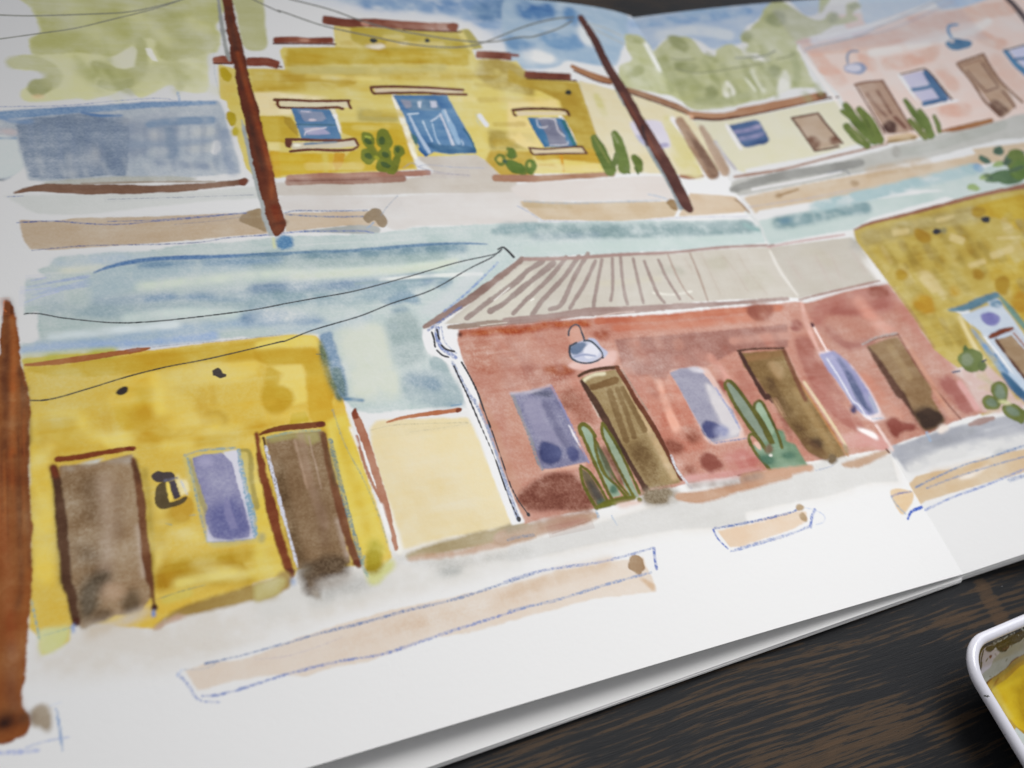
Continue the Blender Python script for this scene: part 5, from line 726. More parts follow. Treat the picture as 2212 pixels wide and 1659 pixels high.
# ------------------------------------------------------------------ the enamel tray
TC = np.array([.21724, -.03518]); TH = np.array([.0690, .0440]); TR = .0092; TA = math.radians(2.6)
def tray_d(x, y):                 # distance inward from the tray's outline
    u = (x - TC[0]) * math.cos(TA) + (y - TC[1]) * math.sin(TA); v = -(x - TC[0]) * math.sin(TA) + (y - TC[1]) * math.cos(TA)
    a = np.abs(u) - TH[0] + TR; b = np.abs(v) - TH[1] + TR
    return -(np.hypot(np.maximum(a, 0), np.maximum(b, 0)) + np.minimum(np.maximum(a, b), 0) - TR)
TZ = .0125
def tray_surf(x, y):
    return np.interp(tray_d(np.asarray(x), np.asarray(y)), [.0014, .0028, .0046, .0066, .0088, .0115, .0145], [TZ - .0006, TZ - .0019, .0078, .0050, .0031, .0021, .0018])
def paint_tray():
    global CV, ZO, paint_on
    paint_on = False
    CV = Canvas(.144, .30, -.088, .014, .00012, tray_surf, [.74, .74, .78])
    X((176,146,50), '152,-2 165,-6 196,-8 240,-9 262,-20 266,-44 250,-62 210,-66 176,-60 160,-44 155,-24 151,-9', e=.12, r=.4, v=.25, L='paint'); X((204,172,34), '160,-10 200,-13 238,-15 254,-28 254,-44 238,-56 208,-58 182,-54 166,-40', e=.4, r=.5, v=.3, L='paint'); X((172,140,12), '176,-20 220,-22 240,-34 222,-48 188,-44', soft=1.6, v=.3)
    ZO = (1975.1, 1289.3, .10714)
    def Pg(col, t, **k):
        k['r'] = min(k.get('r', .1), .12); k['e'] = min(k.get('e', .1), .1) if 'soft' not in k else .1; p('A1', col, t, **k)
    Pg((168,170,156), '1180,1659 1300,1250 1500,1100 1900,1000 2400,700 2800,500 2800,2600 1900,2600', c=0, e=.3, v=.15)
    Pg((196,192,198), '1290,1659 1300,1300 1330,1080 1500,960 1640,930 1560,1050 1720,1120 1600,1250 1540,1400 1420,1500 1330,1600', e=.15, r=.3)
    Pg((40,43,40), '1230,1300 1260,1050 1400,930 1700,780 2212,520 2700,300 2700,640 2212,830 2150,890 2000,960 1900,1000 1850,1100 1730,1110 1640,1010 1600,960 1480,990 1400,1040 1340,1150 1320,1300 1310,1500 1270,1400', e=.15, r=.4, v=.3, d=1.3, L='stain')
    for w_, t in ((60, '1500,880 1800,840 2000,760'), (50, '1700,1000 1800,960 1900,900'), (50, '1850,980 1900,1020'), (40, '1980,880 2120,860'), (30, '1340,1000 1440,920'), (40, '1950,930 1960,1000'), (30, '1600,900 1640,880')):
        s('A1', (112,106,86), np.array(w_) * .2, t, e=.1, v=.4, a=.8)
    for t in ('1590,930 1640,945', '1670,905 1720,895 1760,875', '1930,760 1970,750', '2000,715 2020,730', '2150,650 2170,640 2200,690', '2090,770 2100,780', '1800,850 1880,790'): s('A1', (190,195,185), 8, t, e=.08)
    Pg((50,55,52), '1425,1050 1480,1000 1600,980 1640,1010 1540,1105 1450,1085', e=.1); e_ = (100,60,50)
    Pg((120,75,65), '1500,1200 1540,1180 1560,1200 1530,1240', e=.1); s('A1', (100,70,60), 12, '1770,1050 1800,1070 1830,1030 1860,1050 1900,1000', e=.1)
    for t in ('1360,1320 1350,1430', '1840,1300 1870,1250', '1510,1610 1550,1610', '1480,1240 1440,1300', '1620,1150 1660,1190'): s('A1', (120,118,95), 7, t, e=.08)
    s('A1', (60,58,66), [10, 18, 12], '1290,1150 1275,1330 1305,1480', e=.1); s('A1', (60,58,56), 10, '1390,1080 1350,1250 1330,1480', e=.1)
    pool = '2600,1000 2212,1165 2080,1225 1960,1310 1860,1430 1740,1520 1690,1570 1540,1659 1440,1760 1500,1850 1540,1960 1640,2050 1750,2250 1830,2390 1900,2540 2060,2800 2800,2900 2800,1000'
    Pg((176,146,50), pool, e=.12, v=.25, r=.3, w=1.2, L='paint', d=1.05)
    s('A1', (118,82,24), [8, 9, 8], '2600,1000 2212,1165 2080,1225 1960,1310 1860,1430 1740,1520 1690,1570 1540,1659 1450,1750', e=.1, r=.15)
    s('A1', (158,138,58), 30, '2400,1130 2100,1280 1850,1500 1600,1680', soft=.2)
    Pg((206,178,30), '2600,1280 2212,1360 2050,1470 1850,1659 1640,1800 1560,1880 1620,1980 1780,2200 1900,2420 2200,2700 2800,2700', e=.25, v=.2)
    Pg((176,146,10), '2600,1500 2300,1500 1980,1750 1900,1900 2000,2150 2100,2400 2600,2700', soft=1.2, v=.2)
    s('A1', (140,98,20), [10, 14, 10], '1690,1640 1620,1760 1540,1880', soft=.25)
    s('A1', (200,186,92), [40, 50, 40], '1560,1830 1650,1960 1760,2200 1900,2400', soft=.5)
    s('A1', (110,78,26), [6, 12, 10, 5], '1510,1860 1620,2090 1720,2260 1840,2400', e=.12, v=.5)
    Pg((186,196,190), '2050,2640 2080,2660 2150,2720 2212,2770 2400,2860 2400,3200 2212,3050 2120,2900 2030,2760 2020,2700', e=.15)
    rg = np.random.default_rng(3)
    for _ in range(60): x, y = rg.uniform(1400, 2600), rg.uniform(1150, 2600); e('A1', (120,105,70), '0,0,1,1,0') if False else CV.draw(np.column_stack([(x + 7 * np.cos(np.arange(6))) * .10714 + 1975.1, (y + 7 * np.sin(np.arange(6))) * .10714 + 1289.3]), (96,84,50), e=.06, r=.05)
    ZO = None
    return CV

# ------------------------------------------------------------------ scene
sc = bpy.context.scene
COL = sc.collection
def image(name, cv):
    c = np.clip(cv.C, 0, 1); c = np.where(c <= .0031308, c * 12.92, 1.055 * c ** (1 / 2.4) - .055)
    im = bpy.data.images.new(name, cv.w, cv.h); px = np.ones((cv.h, cv.w, 4), np.float32); px[..., :3] = c
    im.pixels.foreach_set(px.ravel()); im.update(); im.pack(); return im
class NT:
    def __init__(s, name):
        s.m = bpy.data.materials.new(name); s.m.use_nodes = True; s.t = s.m.node_tree; s.b = s.t.nodes['Principled BSDF']
    def n(s, typ, **k):
        o = s.t.nodes.new(typ); ins = k.pop('i', {})
        for a, v in k.items(): setattr(o, a, v)
        for a, v in ins.items():
            if isinstance(v, bpy.types.NodeSocket): s.t.links.new(v, o.inputs[a])
            else: o.inputs[a].default_value = v
        return o
    def l(s, a, b): s.t.links.new(a, b)
    def math(s, op, a, b=0., c=None, clamp=False):
        o = s.n('ShaderNodeMath', operation=op, use_clamp=clamp)
        for i, v in enumerate([a, b] + ([c] if c is not None else [])):
            if isinstance(v, bpy.types.NodeSocket): s.l(v, o.inputs[i])
            else: o.inputs[i].default_value = v
        return o.outputs[0]
    def mix(s, f, a, b):
        o = s.n('ShaderNodeMix', data_type='RGBA')
        for i, v in ((0, f), (6, a), (7, b)):
            if isinstance(v, bpy.types.NodeSocket): s.l(v, o.inputs[i])
            else: o.inputs[i].default_value = v if i == 0 else (*v, 1)
        return o.outputs[2]
    def ramp(s, f, stops):
        o = s.n('ShaderNodeValToRGB'); r = o.color_ramp
        while len(r.elements) < len(stops): r.elements.new(.5)
        for el, (p_, c_) in zip(r.elements, stops): el.position = p_; el.color = (*c_, 1) if len(c_) == 3 else c_
        s.l(f, o.inputs[0]); return o.outputs[0]
def paper_mat(name, img=None, col=(.80, .80, .79)):
    t = NT(name); tc = t.n('ShaderNodeTexCoord')
    if img:
        im = t.n('ShaderNodeTexImage', image=img, interpolation='Cubic', extension='EXTEND'); t.l(tc.outputs['UV'], im.inputs[0]); t.l(im.outputs[0], t.b.inputs['Base Color'])
    else: t.b.inputs['Base Color'].default_value = (*col, 1)
    t.b.inputs['Roughness'].default_value = .78; t.b.inputs['Specular IOR Level'].default_value = .25
    n1 = t.n('ShaderNodeTexNoise', i={'Vector': tc.outputs['Object'], 'Scale': 900., 'Detail': 4., 'Roughness': .6})
    n2 = t.n('ShaderNodeTexNoise', i={'Vector': tc.outputs['Object'], 'Scale': 60., 'Detail': 2.})
    n3 = t.n('ShaderNodeTexNoise', i={'Vector': tc.outputs['Object'], 'Scale': 14., 'Detail': 1.})
    b3 = t.n('ShaderNodeBump', i={'Height': n3.outputs[0], 'Strength': .5, 'Distance': .0012})
    b2 = t.n('ShaderNodeBump', i={'Height': n2.outputs[0], 'Strength': .5, 'Distance': .00022, 'Normal': b3.outputs[0]})
    b1 = t.n('ShaderNodeBump', i={'Height': n1.outputs[0], 'Strength': .55, 'Distance': .00006, 'Normal': b2.outputs[0]})
    t.l(b1.outputs[0], t.b.inputs['Normal']); return t.m
def mesh_np(name, V, Fq, mat, parent=None, uv=None, smooth=True):
    m = bpy.data.meshes.new(name); V = np.asarray(V, np.float32); Fq = np.asarray(Fq, np.int32); k = Fq.shape[1]
    m.vertices.add(len(V)); m.vertices.foreach_set('co', V.ravel())
    m.loops.add(Fq.size); m.loops.foreach_set('vertex_index', Fq.ravel())
    m.polygons.add(len(Fq)); m.polygons.foreach_set('loop_start', np.arange(0, Fq.size, k, dtype=np.int32)); m.polygons.foreach_set('loop_total', np.full(len(Fq), k, np.int32))
    m.polygons.foreach_set('use_smooth', np.full(len(Fq), smooth))
    if uv is not None:
        l = m.uv_layers.new(name='UVMap'); l.data.foreach_set('uv', np.asarray(uv, np.float32)[Fq.ravel()].ravel())
    m.update(calc_edges=True); m.validate(); m.materials.append(mat)
    o = bpy.data.objects.new(name, m); COL.objects.link(o); o.parent = parent; return o
def grid(x, y, z):                # vertices and quads of a height field
    X, Y = np.meshgrid(x, y); V = np.stack([X, Y, z(X, Y)], -1).reshape(-1, 3); n = len(x)
    j, i = np.meshgrid(np.arange(len(x) - 1), np.arange(len(y) - 1)); a = (i * n + j).ravel()
    return V, np.stack([a, a + 1, a + n + 1, a + n], 1)
def slab(name, x, ylo, yhi, ztop, th, mat, parent, ny=24):   # sheet with thickness, ylo/yhi functions of x
    ts = np.linspace(0, 1, ny); X = np.repeat(np.asarray(x)[None], ny, 0); Y = ylo(X) * (1 - ts[:, None]) + yhi(X) * ts[:, None]; Z = ztop(X, Y)
    n = len(x); T = np.stack([X, Y, Z], -1).reshape(-1, 3); B = T - [0, 0, th]; N = len(T)
    j, i = np.meshgrid(np.arange(n - 1), np.arange(ny - 1)); a = (i * n + j).ravel()
    q1 = np.stack([a, a + 1, a + n + 1, a + n], 1); q2 = q1[:, ::-1] + N
    bd = np.r_[np.arange(n), np.arange(1, ny) * n + n - 1, (ny - 1) * n + np.arange(n - 2, -1, -1), np.arange(ny - 2, 0, -1) * n]
    b2 = np.roll(bd, -1); V = np.vstack([T, B, T[bd], B[bd]]); M = 2 * N; k = len(bd); r = np.arange(k); r2 = (r + 1) % k
    q3 = np.stack([M + r, M + k + r, M + k + r2, M + r2], 1)
    return mesh_np(name, V, np.vstack([q1, q2, q3]), mat, parent)
def empty(name, loc, label, cat):
    o = bpy.data.objects.new(name, None); COL.objects.link(o); o.location = loc; o['label'] = label; o['category'] = cat; return o
def comps(mask, grow=0, thr=90):          # connected patches of a label, small ones folded into the largest
    m = mask.copy()
    for _ in range(grow): n = m.copy(); n[1:] |= m[:-1]; n[:-1] |= m[1:]; n[:, 1:] |= m[:, :-1]; n[:, :-1] |= m[:, 1:]; m = n
    # run-length union-find
    par = []
    def find(a):
        while par[a] != a: par[a] = par[par[a]]; a = par[a]
        return a
    lab = np.zeros(m.shape, np.int32) - 1; prev = []
    for r in np.where(m.any(1))[0]:
        row = m[r].astype(np.int8); dd = np.diff(np.r_[0, row, 0]); st = np.where(dd == 1)[0]; en = np.where(dd == -1)[0]; cur = []
        for a, b in zip(st, en):
            k = len(par); par.append(k)
            if prev and prev[0][3] == r - 1:
                for (c, d, kk, _) in prev:
                    if c < b and d > a: par[find(k)] = find(kk)
            lab[r, a:b] = k; cur.append((a, b, k, r))
        prev = cur
    root = np.array([find(i) for i in range(len(par))] or [0]); lab = np.where(mask, root[np.maximum(lab, 0)], -1)
    if not mask.any(): return []
    ids, ct = np.unique(lab[mask], return_counts=True); big = ids[ct > thr] if (ct > thr).any() else ids[[ct.argmax()]]
    return [lab == b for b in big]
def parts_from(cv, grids, root, mat, base_name, table):
    """cut the painted sheet into its base and one mesh per painted thing"""
    made = {}; maps = []
    for gx, gy, z, bname, blabel in grids:
        V, Fq = grid(gx, gy, z); cx = (gx[:-1] + gx[1:]) / 2; cy = (gy[:-1] + gy[1:]) / 2
        ix = np.round((cx - cv.x0) / cv.res).astype(int); iy = np.round((cy - cv.y0) / cv.res).astype(int)
        ok = ((iy >= 0) & (iy < cv.h))[:, None] & ((ix >= 0) & (ix < cv.w))[None]
        Lb = np.where(ok, cv.L[np.clip(iy, 0, cv.h - 1)][:, np.clip(ix, 0, cv.w - 1)], 0)
        uv = np.stack([(V[:, 0] - cv.x0) / (cv.w * cv.res), (V[:, 1] - cv.y0) / (cv.h * cv.res)], 1)
        maps.append((V, Fq, Lb, uv, bname, blabel))
    def emit(name, chunks, parent, label=None):
        Vs, Fs, Us, off = [], [], [], 0
        for V, Fq, uv, sel in chunks:
            f = Fq[sel.ravel()]
            if not len(f): continue
            u, inv = np.unique(f, return_inverse=True); Vs.append(V[u]); Us.append(uv[u]); Fs.append(inv.reshape(f.shape) + off); off += len(u)
        if not Vs: return None
        o = mesh_np(name, np.vstack(Vs), np.vstack(Fs), mat, parent, np.vstack(Us))
        if label: o['label'] = label
        return o
    pre = {}
    for key, name, par, label, split in table:   # stray flecks stay with the paper
        if key not in LID: continue
        k = LID[key]
        for mi_, (V, Fq, Lb, uv, _, _) in enumerate(maps):
            mk = Lb == k
            if not mk.any(): continue
            cs = comps(mk, 1 if key == 'wire' else 0, 60 if split else 25); pre[key, mi_] = cs
            keep = np.zeros_like(mk)
            for c_ in cs: keep |= c_
            Lb[mk & ~keep] = 0
    for V, Fq, Lb, uv, bname, blabel in maps: emit(bname, [(V, Fq, uv, Lb == 0)], root, blabel)
    todo = [t for t in table if t[2] is None] + [t for t in table if t[2] is not None]
    for key, name, par, label, split in todo:
        if key not in LID: continue
        k = LID[key]; P_ = made.get(par, root) if par else root
        if split:
            for mi_, (V, Fq, Lb, uv, _, _) in enumerate(maps):
                for sel in pre.get((key, mi_), []):
                    o = emit(name, [(V, Fq, uv, sel)], P_, label)
                    made.setdefault(key, o)
        else:
            o = emit(name, [(V, Fq, uv, Lb == k) for V, Fq, Lb, uv, _, _ in maps], P_, label)
            if o: made[key] = o
    return made

cvp = paint_page()
print('painted', time.time() - T0)
img = image('watercolour', cvp)
m_page = paper_mat('painted_paper', img); m_sheet = paper_mat('blank_paper')
book = empty('sketchbook', (XG, .125, 0), 'open landscape sketchbook with watercolour paintings of colourful adobe houses on both pages', 'sketchbook')
book_inv = book
PT = [  # key, name, parent key, label, split into patches
 ('sky_upper', 'painted_sky', None, 'cloudy blue sky above the stepped yellow house', False), ('sky_lower', 'painted_sky', None, 'grey blue streaky sky above the lower row of houses', False),
 ('tree_olive', 'painted_tree', None, 'olive green tree in the top left corner', False), ('tree_pale', 'painted_tree', None, 'pale green trees behind the cream house', False),
 ('wall_blue', 'painted_wall', None, 'blue grey garden wall left of the tall pole', False), ('pavement_upper', 'painted_pavement', None, None, False), ('pavement_lower', 'painted_pavement', None, None, False),
 ('kerb_upper', 'painted_kerb', None, None, False), ('kerb_lower', 'painted_kerb', None, None, False), ('pole', 'painted_pole', None, None, True), ('wire', 'painted_wire', None, None, True),
 ('house_gold', 'painted_house', None, 'mustard yellow house with a stepped parapet and blue door', False), ('roof_tiles_gold', 'roof_tiles', 'house_gold', None, True), ('vent_gold', 'vent', 'house_gold', None, True),
 ('lintel_gold', 'lintel', 'house_gold', None, True), ('sill_gold', 'window_sill', 'house_gold', None, True), ('window_gold', 'window', 'house_gold', None, True), ('door_gold', 'door', 'house_gold', 'panelled blue door', False),
 ('cactus_gold', 'painted_cactus', None, None, True), ('cactus_column', 'painted_cactus', None, None, True), ('cactus_bush', 'painted_cactus', None, None, False),
 ('house_cream', 'painted_house', None, 'low cream house with a brown roof line', False), ('roof_cream', 'roof', 'house_cream', None, False), ('window_cream', 'window', 'house_cream', None, True), ('door_cream', 'door', 'house_cream', None, True),
 ('house_far', 'painted_house', None, 'small cream house beyond the pale pink house', False), ('roof_far', 'roof', 'house_far', None, False), ('window_far', 'window', 'house_far', None, False), ('door_far', 'door', 'house_far', None, False),
 ('wall_far', 'painted_wall', None, 'cream wall right of the dark mustard house', False), ('coping_far', 'wall_coping', 'wall_far', None, False),
 ('house_pink', 'painted_house', None, 'pale pink house in the top right', False), ('lamp_pink', 'wall_lamp', 'house_pink', None, True), ('door_pink', 'door', 'house_pink', None, True), ('window_pink', 'window', 'house_pink', None, True),
 ('house_ochre', 'painted_house', None, 'yellow house at the lower left with two brown doors', False), ('roof_ochre', 'roof_edge', 'house_ochre', None, False), ('vent_ochre', 'vent', 'house_ochre', None, True), ('door_ochre', 'door', 'house_ochre', None, True),
 ('door_frame_ochre', 'door_frame', 'house_ochre', None, True), ('lantern_ochre', 'wall_lantern', 'house_ochre', None, False), ('window_ochre', 'window', 'house_ochre', None, False),
 ('wall_cream', 'painted_wall', None, 'cream wall between the yellow house and the red house', False), ('wall_roof', 'wall_coping', 'wall_cream', None, False), ('wall_post', 'post', 'wall_cream', None, False),
 ('house_red', 'painted_house', None, 'terracotta red house with a striped metal roof', False), ('roof_red', 'roof', 'house_red', None, False), ('lamp_red', 'wall_lamp', 'house_red', None, False), ('window_red', 'window', 'house_red', None, True),
 ('door_red', 'door', 'house_red', None, True), ('downspout', 'downspout', 'house_red', None, False), ('cactus_red', 'painted_cactus', None, None, True),
 ('house_right', 'painted_house', None, 'dark mustard house at the right with a blue door', False), ('roof_right', 'roof_edge', 'house_right', None, False), ('vent_right', 'vent', 'house_right', None, True), ('door_right', 'door', 'house_right', None, False), ('cactus_right', 'painted_cactus', None, None, True)]
gy = np.linspace(YN, YF, 560)
gl = np.r_[np.linspace(-.127, -.1245, 4), np.linspace(-.124, -.046, 150), np.linspace(-.0455, XG, 580)]
gr = np.r_[np.linspace(XG, .345, 440), np.linspace(.3455, .449, 200), np.linspace(.451, .4666, 8)]
zl = lambda X, Y: surf(np.minimum(X, XG), Y)
zr = lambda X, Y: surf(np.maximum(X, XG + 1e-9), Y)
parts_from(cvp, [(gl, gy, zl, 'page', 'left page'), (gr, gy, zr, 'page', 'right page')], book, m_page, 'page', PT)
# the paper's own thickness under the painted face
slab('page_underside', np.r_[np.linspace(-.127, .1, 60), np.linspace(.102, XG, 60)], lambda x: YN + 0 * x - .00002, lambda x: YF + 0 * x, lambda x, y: surf(np.minimum(x, XG), y) - .00003, .00024, m_sheet, book)
slab('page_underside', np.linspace(XG, .4666, 120), lambda x: YN + 0 * x - .00002, lambda x: YF + 0 * x, lambda x, y: surf(np.maximum(x, XG + 1e-9), y) - .00003, .00024, m_sheet, book)
# sheets below
def yl(k): return lambda x: .0142 + (x - .02) * .0300 - k
fl = lambda x, y: .0023 - .0005 * sstep(.12, XG, x)
xs = np.linspace(-.127, XG, 90)
slab('lower_page', xs, yl(0), lambda x: YF - .001 + 0 * x, lambda x, y: fl(x, y) + .0007 * sstep(.05, -.06, x) + .0002 * np.sin(x * 60), .00024, m_sheet, book)
slab('lower_page', xs, yl(.0003), lambda x: YF - .0015 + 0 * x, lambda x, y: fl(x, y) - .00045, .00024, m_sheet, book)
slab('lower_page', xs, yl(.0005), lambda x: YF - .002 + 0 * x, lambda x, y: fl(x, y) - .00085 - .0001 * sstep(.1, .0, x), .00026, m_sheet, book)
xr = np.linspace(XG - .012, .4666, 120)
def zrs(k): return lambda x, y: np.maximum(surf(np.maximum(x, XG + 1e-9), y) - k, .0003)
for i, k in enumerate((.0005, .00085, .0012, .00155)):
    slab('lower_page', xr, (lambda c: (lambda x: YN - .0004 - c + 0 * x))(i * .00018), lambda x: YF - .001 + 0 * x, zrs(k + .0001), .00026 if i < 3 else .0003, m_sheet, book)
for o in COL.objects:
    if o.parent is book: o.matrix_parent_inverse.identity(); o.location = (-XG, -.125, 0)

# tray
cvt = paint_tray()
imt = image('tray_paint', cvt)
def enamel(name, img=None):
    t = NT(name); tc = t.n('ShaderNodeTexCoord')
    if img:
        im = t.n('ShaderNodeTexImage', image=img, interpolation='Cubic', extension='EXTEND'); t.l(tc.outputs['UV'], im.inputs[0]); t.l(im.outputs[0], t.b.inputs['Base Color'])
        t.b.inputs['Roughness'].default_value = .24; t.b.inputs['Specular IOR Level'].default_value = .3
        n = t.n('ShaderNodeTexNoise', i={'Vector': tc.outputs['Object'], 'Scale': 260., 'Detail': 3.})
        b = t.n('ShaderNodeBump', i={'Height': n.outputs[0], 'Strength': .5, 'Distance': .00025}); t.l(b.outputs[0], t.b.inputs['Normal'])
    else:
        n = t.n('ShaderNodeTexNoise', i={'Vector': tc.outputs['Object'], 'Scale': 700., 'Detail': 6., 'Roughness': .65})
        n2 = t.n('ShaderNodeTexNoise', i={'Vector': tc.outputs['Object'], 'Scale': 90., 'Detail': 2.})
        f = t.math('ADD', n.outputs[0], t.math('MULTIPLY', n2.outputs[0], .35))
        c = t.ramp(f, [(0, (.70, .70, .77)), (.875, (.70, .70, .77)), (.90, (.12, .12, .11)), (1, (.06, .06, .06))])
        t.l(c, t.b.inputs['Base Color']); t.b.inputs['Roughness'].default_value = .2
    t.b.inputs['Coat Weight'].default_value = 0. if img else .3; t.b.inputs['Coat Roughness'].default_value = .06
    return t.m
me, mi = enamel('white_enamel'), enamel('painted_enamel', imt)
tray = empty('paint_tray', (TC[0], TC[1], 0), 'white enamel paint tray with a pool of yellow watercolour paint, on the dark table', 'paint tray')
def ring(d):
    out = []; r = TR - d
    hx, hy = TH[0] - TR, TH[1] - TR
    rr = max(r, .0004); ex = 0 if r > .0004 else (.0004 - r)
    for cx, cy, a0 in ((hx - ex, hy - ex, 0), (-hx + ex, hy - ex, 90), (-hx + ex, -hy + ex, 180), (hx - ex, -hy + ex, 270)):
        for a in np.radians(a0 + np.linspace(0, 90, 15)): out.append((cx + rr * math.cos(a), cy + rr * math.sin(a)))
    o = np.array(out); return np.stack([o[:, 0] * math.cos(TA) - o[:, 1] * math.sin(TA), o[:, 0] * math.sin(TA) + o[:, 1] * math.cos(TA)], 1)
def rings(name, prof, closed, mat, parent):
    V = []; n = 60
    for d, z in prof: V += [(x, y, z) for x, y in ring(d)]
    Fq = []; m = len(prof)
    for i in range(m if closed else m - 1):
        for j in range(n): a = i * n + j; b = i * n + (j + 1) % n; c = ((i + 1) % m) * n; Fq.append((a, b, c + (j + 1) % n, c + j))
    return mesh_np(name, V, Fq, mat, parent)
rr_ = .00118
rings('rim', [(rr_ - rr_ * math.cos(a), TZ - rr_ + rr_ * math.sin(a)) for a in np.linspace(math.radians(-60), math.radians(215), 16)], False, me, tray)
rings('outer_wall', [(.0010, TZ - 1.9 * rr_), (.0030, .0092), (.0060, .0055), (.0090, .0025), (.012, .0009), (.02, .0006)], False, me, tray)
bx = np.linspace(TC[0] - TH[0], TC[0] + TH[0], 420); by = np.linspace(TC[1] - TH[1] - .002, TC[1] + TH[1] + .003, 280)
made = parts_from(cvt, [(bx, by, tray_surf, 'basin', None)], tray, mi, 'basin', [('paint', 'yellow_paint', None, None, False), ('stain', 'dark_paint_stain', None, None, False)])
import bmesh
for o in list(COL.objects):       # keep only what lies inside the rim
    if o.parent is tray and o.name.split('.')[0] in ('basin', 'yellow_paint', 'dark_paint_stain'):
        bm = bmesh.new(); bm.from_mesh(o.data)
        kill = [f for f in bm.faces if tray_d(f.calc_center_median().x, f.calc_center_median().y) < .0013]
        bmesh.ops.delete(bm, geom=kill, context='FACES'); bm.to_mesh(o.data); bm.free(); o.location = (-TC[0], -TC[1], 0)

# table
t = NT('stained_wood'); tc = t.n('ShaderNodeTexCoord'); ob = tc.outputs['Object']
def mp(sx, sy, ang=0., loc=(0, 0, 0)): return t.n('ShaderNodeMapping', i={'Vector': ob, 'Scale': (sx, sy, 1.), 'Rotation': (0, 0, ang), 'Location': loc}).outputs[0]
wv = t.n('ShaderNodeTexNoise', i={'Vector': mp(18, 30), 'Scale': 1., 'Detail': 2.})
def warp(sx, sy, k): # warped stretched coords
    v = t.n('ShaderNodeVectorMath', operation='MULTIPLY_ADD', i={0: wv.outputs['Color'], 1: (0, k, 0), 2: mp(sx, sy)}); return v.outputs[0]
g1 = t.n('ShaderNodeTexNoise', i={'Vector': warp(42, 950, 3.), 'Scale': 1., 'Detail': 3., 'Roughness': .55})
g2 = t.n('ShaderNodeTexNoise', i={'Vector': warp(130, 2600, 12.), 'Scale': 1., 'Detail': 3., 'Roughness': .6})
g3 = t.n('ShaderNodeTexNoise', i={'Vector': mp(14, 34), 'Scale': 1., 'Detail': 2.})
g4 = t.n('ShaderNodeTexNoise', i={'Vector': warp(420, 5200, 20.), 'Scale': 1., 'Detail': 2.})
sep = t.n('ShaderNodeSeparateXYZ', i={0: ob}); X_, Y_ = sep.outputs[0], sep.outputs[1]
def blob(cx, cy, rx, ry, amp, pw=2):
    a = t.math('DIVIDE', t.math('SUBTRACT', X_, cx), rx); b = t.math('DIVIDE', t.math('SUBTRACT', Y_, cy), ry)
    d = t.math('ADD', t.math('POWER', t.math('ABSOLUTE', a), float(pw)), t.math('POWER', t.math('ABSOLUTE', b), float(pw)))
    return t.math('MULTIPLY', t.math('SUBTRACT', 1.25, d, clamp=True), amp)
wy = t.n('ShaderNodeSeparateXYZ', i={0: warp(6, 1000, 7.)}).outputs[1]
g5 = t.n('ShaderNodeTexNoise', i={'Vector': warp(26, 210, 2.), 'Scale': 1., 'Detail': 2.})
ph = t.math('ADD', t.math('MULTIPLY', wy, 4.6), t.math('MULTIPLY', g5.outputs[0], 11.))
wave = t.math('SINE', ph)
f = t.math('ADD', t.math('MULTIPLY', wave, .075), t.math('MULTIPLY', g1.outputs[0], 1.25))
f = t.math('ADD', f, t.math('MULTIPLY', g2.outputs[0], .55))
f = t.math('ADD', f, t.math('MULTIPLY', g3.outputs[0], .9))
g6 = t.n('ShaderNodeTexNoise', i={'Vector': mp(30, 70), 'Scale': 1., 'Detail': 3., 'Roughness': .6})
f = t.math('ADD', f, t.math('MULTIPLY', t.math('SUBTRACT', g6.outputs[0], .56, clamp=True), 1.6))
f = t.math('ADD', f, t.math('MULTIPLY', t.math('SUBTRACT', g4.outputs[0], .5), .22))
f = t.math('SUBTRACT', f, .355)
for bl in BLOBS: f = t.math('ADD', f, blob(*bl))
col = t.ramp(t.math('MULTIPLY', f, .5), [(0, (.0075, .009, .0115)), (.47, (.0150, .0155, .0170)), (.51, (.022, .0205, .020)), (.55, (.056, .037, .023)), (.75, (.084, .050, .027)), (1, (.080, .047, .024))])
col = t.mix(t.math('MULTIPLY', t.math('GREATER_THAN', g4.outputs[0], .67), .8), col, (.005, .0055, .008))
fl_ = t.n('ShaderNodeTexVoronoi', i={'Vector': mp(130, 130), 'Scale': 1., 'Randomness': 1.})
dust = t.math('MULTIPLY', t.math('LESS_THAN', fl_.outputs['Distance'], .028), t.math('GREATER_THAN', t.n('ShaderNodeSeparateColor', i={0: fl_.outputs['Color']}).outputs[0], .62))
col = t.mix(t.math('MULTIPLY', dust, .5), col, (.5, .5, .5))
t.l(col, t.b.inputs['Base Color']); t.b.inputs['Roughness'].default_value = .62; t.b.inputs['Specular IOR Level'].default_value = .22
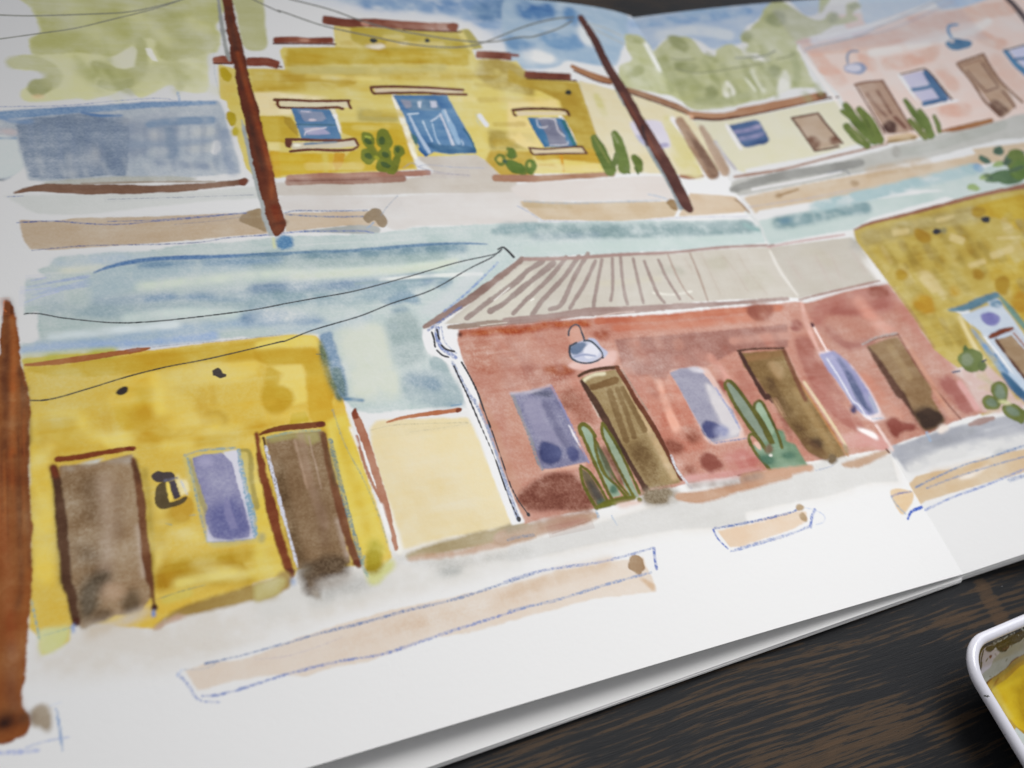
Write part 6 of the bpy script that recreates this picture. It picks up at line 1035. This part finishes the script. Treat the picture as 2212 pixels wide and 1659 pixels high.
bh = t.math('ADD', t.math('MULTIPLY', g2.outputs[0], .5), t.math('MULTIPLY', g4.outputs[0], .5))
bmp = t.n('ShaderNodeBump', i={'Height': bh, 'Strength': .5, 'Distance': .0002}); t.l(bmp.outputs[0], t.b.inputs['Normal'])
V = []; 
for z in (-.03, 0):
    V += [(-.45, -.35, z), (1.15, -.35, z), (1.15, .62, z), (-.45, .62, z)]
tab = mesh_np('wooden_table', V, [(3, 2, 1, 0), (4, 5, 6, 7), (0, 1, 5, 4), (1, 2, 6, 5), (2, 3, 7, 6), (3, 0, 4, 7)], t.m, smooth=False)
tab['label'] = 'dark stained wooden table top with brown grain under the sketchbook'; tab['category'] = 'table'

# lights
def area(name, loc, aim, size, power, col, sy=None, spread=180):
    d = bpy.data.lights.new(name, 'AREA'); d.size = size; d.energy = power; d.color = col
    d.spread = math.radians(spread)
    if sy: d.shape = 'RECTANGLE'; d.size_y = sy
    o = bpy.data.objects.new(name, d); COL.objects.link(o); o.location = loc
    from mathutils import Vector
    o.rotation_euler = (Vector(aim) - Vector(loc)).to_track_quat('-Z', 'Y').to_euler(); return o
for a in LIGHTS: area(*a)
w = bpy.data.worlds.new('World'); sc.world = w; w.use_nodes = True
w.node_tree.nodes['Background'].inputs[0].default_value = WORLD[0]; w.node_tree.nodes['Background'].inputs[1].default_value = WORLD[1]
# camera
from mathutils import Matrix
cd = bpy.data.cameras.new('camera'); cam = bpy.data.objects.new('camera', cd); COL.objects.link(cam); sc.camera = cam
M = Matrix.Identity(4)
for i in range(3):
    for j in range(3): M[i][j] = float(R[i, j])
M[2][3] = H; cam.matrix_world = M
cd.sensor_width = 36; cd.lens = F / 2212 * 36; cd.clip_start = .005; cd.clip_end = 20
cd.dof.use_dof = True; cd.dof.focus_distance = .172; cd.dof.aperture_fstop = FST
sc.view_settings.view_transform = 'Standard'; sc.view_settings.look = 'None'; sc.view_settings.gamma = 1; sc.view_settings.use_curve_mapping = False; sc.view_settings.exposure = EXPO
print('built', time.time() - T0)
